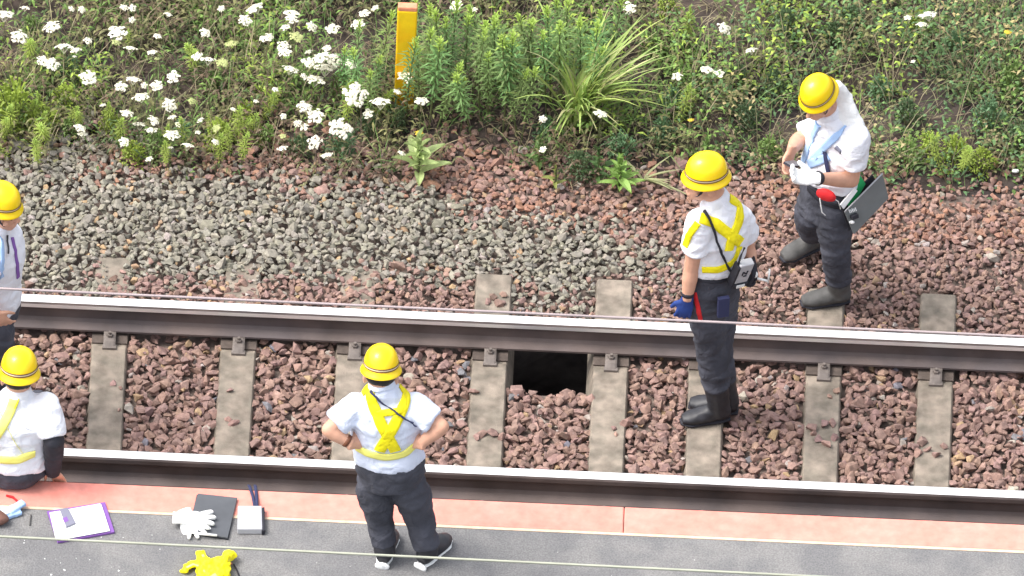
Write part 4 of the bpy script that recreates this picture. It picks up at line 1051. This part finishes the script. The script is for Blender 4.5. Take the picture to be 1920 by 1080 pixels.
# grey document case slung at the hip: a flat board leaning on him, with papers behind it
A = J(1584,398,ye-.18); B = J(1655,326,ye-.02); Cc2 = J(1667,372,ye-.03); Dd = J(1602,440,ye-.19)
def slab(pts, th, nrm):
    m_ = MB(); n_ = Vector(nrm).normalized()*th; m_.add([p for p in pts]+[p+n_ for p in pts], [(0,1,2,3),(7,6,5,4),(0,4,5,1),(1,5,6,2),(2,6,7,3),(3,7,4,0)]); return m_
nn = (B-A).cross(Dd-A).normalized(); nn = nn if nn.y > 0 else -nn
cs = empty('document_case', (A+Cc2)/2, 'flat grey case hanging at the left hip of the far worker', 'case')
o = slab([A, B, Cc2, Dd], .012, nn).obj('case_front', M['case'], cs); o.modifiers.new('b','BEVEL').width = .003
o = slab([v+nn*.05 for v in (A+(B-A)*.05, B-(B-A)*.12, Cc2, Dd)], .01, nn).obj('case_back', M['black'], cs)
a = MB(); a.tube([A+(A-Dd)*.02, B+(B-Cc2)*.02], .004, n=6); a.obj('case_rim', M['greyplastic'], cs, True)
ux = (B-A).normalized(); uy = (A-Dd).normalized(); a = MB()
for i in range(5):
    p = A.lerp(Cc2, .10+.035*i)-nn*.002; a.tube([p-uy*.012, p+uy*(.010-.004*(i%2))], .0028, n=5)
a.obj('case_mark', M['white'], cs)
a = MB(); a.box(A+ux*.035-uy*.055-nn*.006, (.018,.016,.01), fr(nn)); a.obj('case_buckle', M['black'], cs)
a = MB(); a.ell(A+ux*.01-uy*.07-nn*.01, (.014,.008,.010)); a.obj('case_clasp', M['white'], cs, True)
fo = MB(); p0, p1 = J(1588,362,ye-.12), J(1618,338,ye-.06)
fo = slab([J(1583,378,ye-.12), J(1614,330,ye-.05), J(1623,345,ye-.04), J(1596,392,ye-.11)], .012, nn); tag(fo.obj('green_folder', M['green']), 'small green folder tucked behind the grey case of the far worker', 'folder')
fo = slab([J(1576,384,ye-.15), J(1603,352,ye-.12), J(1608,358,ye-.12), J(1582,392,ye-.15)], .008, nn); tag(fo.obj('paper_pad', M['paper']), 'white pad tucked between the green folder and the far worker', 'paper')
# phone in his hands
pp = J(1487,308,ye-.22); e = MB(); e.box(pp, (.028,.05,.006), fr((-.6,-.8,0)) @ Matrix.Rotation(.5,3,'X')); tag(e.obj('small_phone', M['lens']), 'small dark phone held between the hands of the far worker', 'phone')

# ================= left worker in the track, cut by the picture edge, facing right
yl = G(0, 800, ZB).y
c_ = dict(g=0, label='worker standing in the track at the left picture edge, facing right',
  base=Vector((J(-12,800,yl).x, yl, ZB)), pelvis=J(-14,565,yl), chest=J(-6,455,yl), neck=J(-6,418,yl+.0), head=J(0,390,yl),
  fp=(.9,-.3,0), fc=(.92,-.38,0), fh=(.88,-.45,-.12), shirtmat=M['shirt'], bulk=1.02, waist=.06,
  shL=J(4,455,yl+.15), shR=J(-22,470,yl-.15), elL=J(14,520,yl+.19), elR=J(-30,540,yl-.2), wrL=J(18,545,yl+.03), wrR=J(-10,585,yl-.24),
  handL=((-.3,-.8,-.1),(-.8,0,-.3),(0,0,1),.5), handR=((.5,.1,-.8),(0,1,0),(1,0,0),.4),
  hipL=J(-10,590,yl+.08), hipR=J(-14,598,yl-.07), knL=J(-4,690,yl+.08), knR=J(-10,700,yl-.07), anL=J(-12,775,yl+.09), anR=J(-14,790,yl-.09), leg=.95,
  toeL=J(-12,775,yl+.09)+Vector((1,-.1,0)), toeR=J(-14,790,yl-.09)+Vector((1,-.3,0)), gzL=ZB+.01, gzR=ZB+.01, shaft=.2, cuff=.65, hem=-.02)
c_['anL'].z = ZB+.1; c_['anR'].z = ZB+.1
t, sh, tr, bv, tv = build_person(c_)
rb = lambda nm, pts, w_, m, **k: ribbon(nm, [J(a, b, yl) for a, b in pts], w_, bv, m, t, ray_dir=dirn, **k)
rb('harness_strap', ((2,445),(6,480),(4,520)), .03, M['bluecloth'], n=12)
rb('harness_strap', ((22,445),(30,480),(34,520)), .02, M['purple'], n=12)
rb('shoulder_cord', ((12,440),(14,475)), .008, M['black'], n=8, lift=.012)

# ================= worker seated on the platform edge, back to us
ysd = YEDGE+.03
hz = ZP+.11
c_ = dict(g=0, label='worker seated on the red platform edge, leaning on a black sleeved arm',
  base=Vector((J(30,905,ysd).x, YEDGE-.05, ZP)), pelvis=J(24,858,ysd), chest=J(30,767,ysd+.02), neck=J(34,735,ysd+.03), head=J(35,708,ysd+.05),
  fp=(.0,1,0), fc=(.03,1,0), fh=(.05,1,-.22), shirtmat=M['shirt'], bulk=1.06, waist=-.05,
  shL=J(-30,770,ysd), shR=J(88,764,ysd), elL=J(-62,830,ysd-.05), elR=J(101,826,YEDGE-.06), wrL=J(-60,885,YEDGE-.08), wrR=J(99,884,YEDGE-.025),
  handL=((0,.4,-1),(0,1,0),(1,0,0),.4), handR=((.25,.35,-.65),(0,.3,-1),(-1,.3,0),.3),
  hipL=J(-2,860,ysd+.02), hipR=J(50,860,ysd+.02), knL=J(-2,858,ysd+.02)+Vector((0,.42,-.02)), knR=J(54,858,ysd+.02)+Vector((0.02,.42,-.02)), anL=J(-2,858,ysd)+Vector((0,.45,-.42)), anR=J(54,858,ysd)+Vector((0.02,.45,-.42)), leg=.88,
  toeL=J(-2,858,ysd)+Vector((0,1.2,-.5)), toeR=J(54,858,ysd)+Vector((0.02,1.2,-.5)), shaft=.12, cuff=.8, hem=-.02, slv=.80, hs=.84)
c_['gzL'] = c_['anL'].z-.09; c_['gzR'] = c_['anR'].z-.09
t, sh, tr, bv, tv = build_person(c_)
rb = lambda nm, pts, w_, m, **k: ribbon(nm, [J(a, b, ysd) for a, b in pts], w_, bv, m, t, ray_dir=dirn, **k)
rb('harness_strap', ((28,748),(18,775),(5,800),(-8,820)), .048, M['vestpale'])
rb('harness_strap', ((-4,748),(2,775),(14,800),(30,830),(44,850)), .001, M['vestpale'])
rb('harness_strap', ((-15,858),(10,862),(35,862),(66,850)), .042, M['vestpale'])
rb('shoulder_cord', ((46,725),(38,745),(28,765)), .005, M['vest'], n=8, lift=.012)
a = MB(); el, wr = c_['elR'], c_['wrR']; d = (wr-el).normalized(); s0 = c_['shR'].lerp(el, .75)
a.tube([s0, s0.lerp(el,.5), el], [.055,.054,.05], n=16); a.tube([el, el.lerp(wr, .4), wr+d*.015], [.050,.050,.036], n=16); a.ell(el, (.052,)*3); a.remesh('arm_sleeve', M['black'], t, vox=.007, smooth=3, wr=.003, wsc=16)
# folded towel tucked in at the back
p = J(20, 905, YEDGE-.26); p.z = ZP+.012
a = MB(); Fq = Matrix.Rotation(.5, 3, 'Z')
a.box(p, (.055,.03,.010), Fq); a.box(p+Vector((.03,.03,.015)), (.05,.018,.010), Matrix.Rotation(.8,3,'Z')); a.box(p+Vector((-.03,-.0,.012)), (.02,.03,.008), Matrix.Rotation(.2,3,'Z'))
tag(a.remesh('towel', M['bluecloth'], None, vox=.005, smooth=2, wr=.004, wsc=25), 'small folded light blue towel on the red edge behind the seated worker', 'towel')
a = MB(); p = J(14, 903, YEDGE-.26); p.z = ZP+.028; a.box(p, (.045,.022,.006), Matrix.Rotation(.55,3,'Z')); tag(a.remesh('paper_slip', M['paper'], None, vox=.004, smooth=1, wr=.003, wsc=25), 'crumpled white paper on the folded towel behind the seated worker', 'paper')

# ------------------------------------------------------------------ things lying on the platform
def onp(px, py, h=0): p = G(px, py, ZP+h); return p
def flat(name, corners, z0, th, m, parent=None, bevel=.002):
    pts = [G(a_, b_, ZP+z0+th) for a_, b_ in corners]
    mb = MB(); lo = [Vector((p.x, p.y, ZP+z0)) for p in pts]; mb.add(lo+pts, [(3,2,1,0),(4,5,6,7),(0,1,5,4),(1,2,6,5),(2,3,7,6),(3,0,4,7)])
    bm = bmesh.new(); me = mb.mesh(name); bm.from_mesh(me); bmesh.ops.recalc_face_normals(bm, faces=bm.faces); bm.to_mesh(me); bm.free()
    o = link(name, me, m, parent)
    if bevel: b = o.modifiers.new('b', 'BEVEL'); b.width = bevel; b.segments = 2
    return o
# clipboard with white sheets
cb = empty('clipboard', onp(150,978), 'clipboard with white sheets lying on the platform beside the seated worker', 'clipboard')
flat('board', ((88,958),(197,941),(215,997),(108,1016)), .001, .012, M['purple'], cb)
flat('paper_sheet', ((93,961),(188,944),(205,994),(105,1012)), .0135, .004, M['paper'], cb, 0)
flat('paper_sheet', ((97,963),(190,946),(206,995),(107,1013)), .018, .003, M['paper'], cb, 0)
a = flat('clip', ((90,960),(100,958),(116,1010),(107,1012)), .021, .002, M['black'], cb)
bpy.data.objects.remove(a)
ph = empty('mobile_phone', onp(128,970,.022), 'grey mobile phone lying on the white sheets of the clipboard', 'phone')
flat('phone_body', ((112,954),(127,951),(142,980),(124,988)), .0225, .009, M['phone'], ph, .003)
flat('phone_screen', ((117,972),(125,968),(129,976),(121,980)), .0318, .0008, M['purple'], ph, 0)
# black folder
fd = empty('folder', onp(405,968), 'dark grey folder lying across the red line under the white gloves', 'folder')
flat('cover', ((371,925),(445,933),(427,1008),(350,996)), .002, .016, M['darkgrey'], fd)
flat('pages', ((369,927),(444,935),(428,1010),(352,999)), .0015, .010, M['black'], fd)
# white pen
a = MB(); a.tube([onp(366,1000,.026), onp(407,1004,.026)], [.006,.006], n=8); a.tube([onp(366,1000,.026), onp(360,999,.024)], [.006,.002], n=8); tag(a.obj('marker_pen', M['white'], None, True), 'white marker pen lying along the lower edge of the dark folder', 'pen')
# pair of white gloves
def glove_on_ground(px, py, ang, z, lab, curl=.05, s_=1.0, flip=1):
    a = MB(); w_ = onp(px, py, z); d = Vector((math.cos(ang), math.sin(ang), .0)); s = Vector((-d.y, d.x, 0))*flip
    hand_prims(a, w_, d, Z*-1, s, curl=curl, infl=.0045, spread=.55)
    a.tube([w_-d*.05, w_-d*.02, w_+d*.02], [(.043,.014),(.036,.015),(.036,.016)], side=s, n=14)
    o = a.remesh('work_glove', M['white'], None, vox=.0055, smooth=2, wr=.002, wsc=22); tag(o, lab, 'glove'); 
glove_on_ground(343, 972, -.02, .040, 'white work glove lying on top, fingers spread over the dark folder')
glove_on_ground(352, 968, -1.05, .018, 'white work glove lying underneath with fingers pointing at the yellow vest', flip=-1)
# grey box with a strap
gb = empty('grey_box', onp(469,973), 'small light grey box with a dark strap at the red line', 'box')
flat('box_body', ((446,948),(491,948),(492,992),(445,992)), .002, .034, M['greyplastic'], gb, .004)
flat('box_shade_side', ((489,952),(496,950),(497,994),(491,995)), .002, .030, M['black'], gb, .003)  # black slab paints in the shade on the box's right face
a = MB(); a.tube([onp(478,950,.03), onp(474,930,.012), onp(468,912,.008), onp(466,909,-.03)], [(.008,.002)]*4, side=Vector((1,0,0)), n=6); a.tube([onp(482,950,.03), onp(481,930,.014), onp(479,912,.008), onp(478,909,-.03)], [(.008,.002)]*4, side=Vector((1,0,0)), n=6)
a.tube([onp(476,952,.03), onp(486,952,.03), onp(495,962,.028)], [(.008,.003)]*3, side=Vector((0,1,0)), n=6)
a.obj('strap', M['navy'], gb, True)
# yellow vest / bag crumpled
yv = empty('yellow_vest', onp(392,1062), 'crumpled bright yellow vest lying at the bottom picture edge', 'vest')
a = MB()
a.tube([onp(345,1072,.012), onp(352,1062,.02), onp(365,1057,.022), onp(378,1060,.03)], [(.016,.010),(.018,.012),(.020,.012),(.03,.02)], side=Z.cross(Vector((1,0,0))), n=12)
a.tube([onp(375,1035,.03), onp(382,1050,.04), onp(392,1062,.04)], [(.022,.014),(.028,.02),(.04,.025)], side=Vector((1,0,0)), n=12)
a.tube([onp(425,1034,.03), onp(432,1042,.035), onp(418,1052,.04), onp(402,1060,.04)], [(.022,.014),(.034,.02),(.040,.022),(.05,.025)], side=Vector((.7,.7,0)), n=12)
a.ell(onp(400,1072,.03), (.085,.07,.032)); a.ell(onp(390,1090,.02), (.07,.06,.02)); a.ell(onp(412,1058,.035), (.05,.04,.03))
a.remesh('vest_cloth', M['vest'], yv, vox=.0045, smooth=2, wr=.012, wsc=26, wr2=.004)
for p_ in (((350,1064),(362,1058),(376,1062),(385,1072)), ((380,1040),(386,1052),(394,1066)), ((432,1046),(420,1056),(408,1066))):
    a = MB(); a.tube([onp(x_, y_, .052) for x_, y_ in p_], [(.007,.003)]*len(p_), side=Vector((.5,.5,0)), n=8); a.obj('reflective_stripe', M['vestpale'], yv, True)
for px, py in ((413,1048),(427,1044),(434,1057)):
    a = MB(); a.ell(onp(px,py,.066), (.006,.006,.006)); a.obj('snap_button', M['helmband'], yv, True)
a = MB(); a.tube([onp(398,1092,.055), onp(402,1082,.06), onp(398,1078,.062)], [(.02,.003)]*3, side=Vector((1,0,0)), n=8); a.obj('reflective_patch', M['vestpale'], yv, True)
a = MB(); a.tube([onp(438,1058,.01), onp(444,1068,.006), onp(450,1085,.006)], .004, n=6); tag(a.obj('black_cord', M['black'], None, True), 'thin black cord on the asphalt beside the yellow vest', 'cord')
# red cord by the seated worker
a = MB(); a.tube([onp(12,929,.008), onp(24,932,.012), onp(34,941,.008), onp(48,945,.006)], [.005,.006,.005,.003], n=8); tag(a.obj('red_cord', M['redcloth'], None, True), 'short dark red cord across the cream line behind the seated worker', 'cord')
# brown bag corner and tag at the picture edge
a = MB(); a.ell(onp(-14,968,.03), (.085,.05,.035), Matrix.Rotation(-.3,3,'Z')); tag(a.remesh('brown_bag', M['brown'], None, vox=.006, smooth=2, wr=.006, wsc=12), 'corner of a brown leather bag on the asphalt at the left picture edge', 'bag')
a = MB(); a.tube([onp(56,985,.004), onp(58,965,.004)], [.004,.003], n=6); tag(a.obj('twig', M['bootgrey'], None, True), 'thin grey twig lying on the asphalt left of the clipboard', 'twig')

bpy.data.scenes.remove(WS)
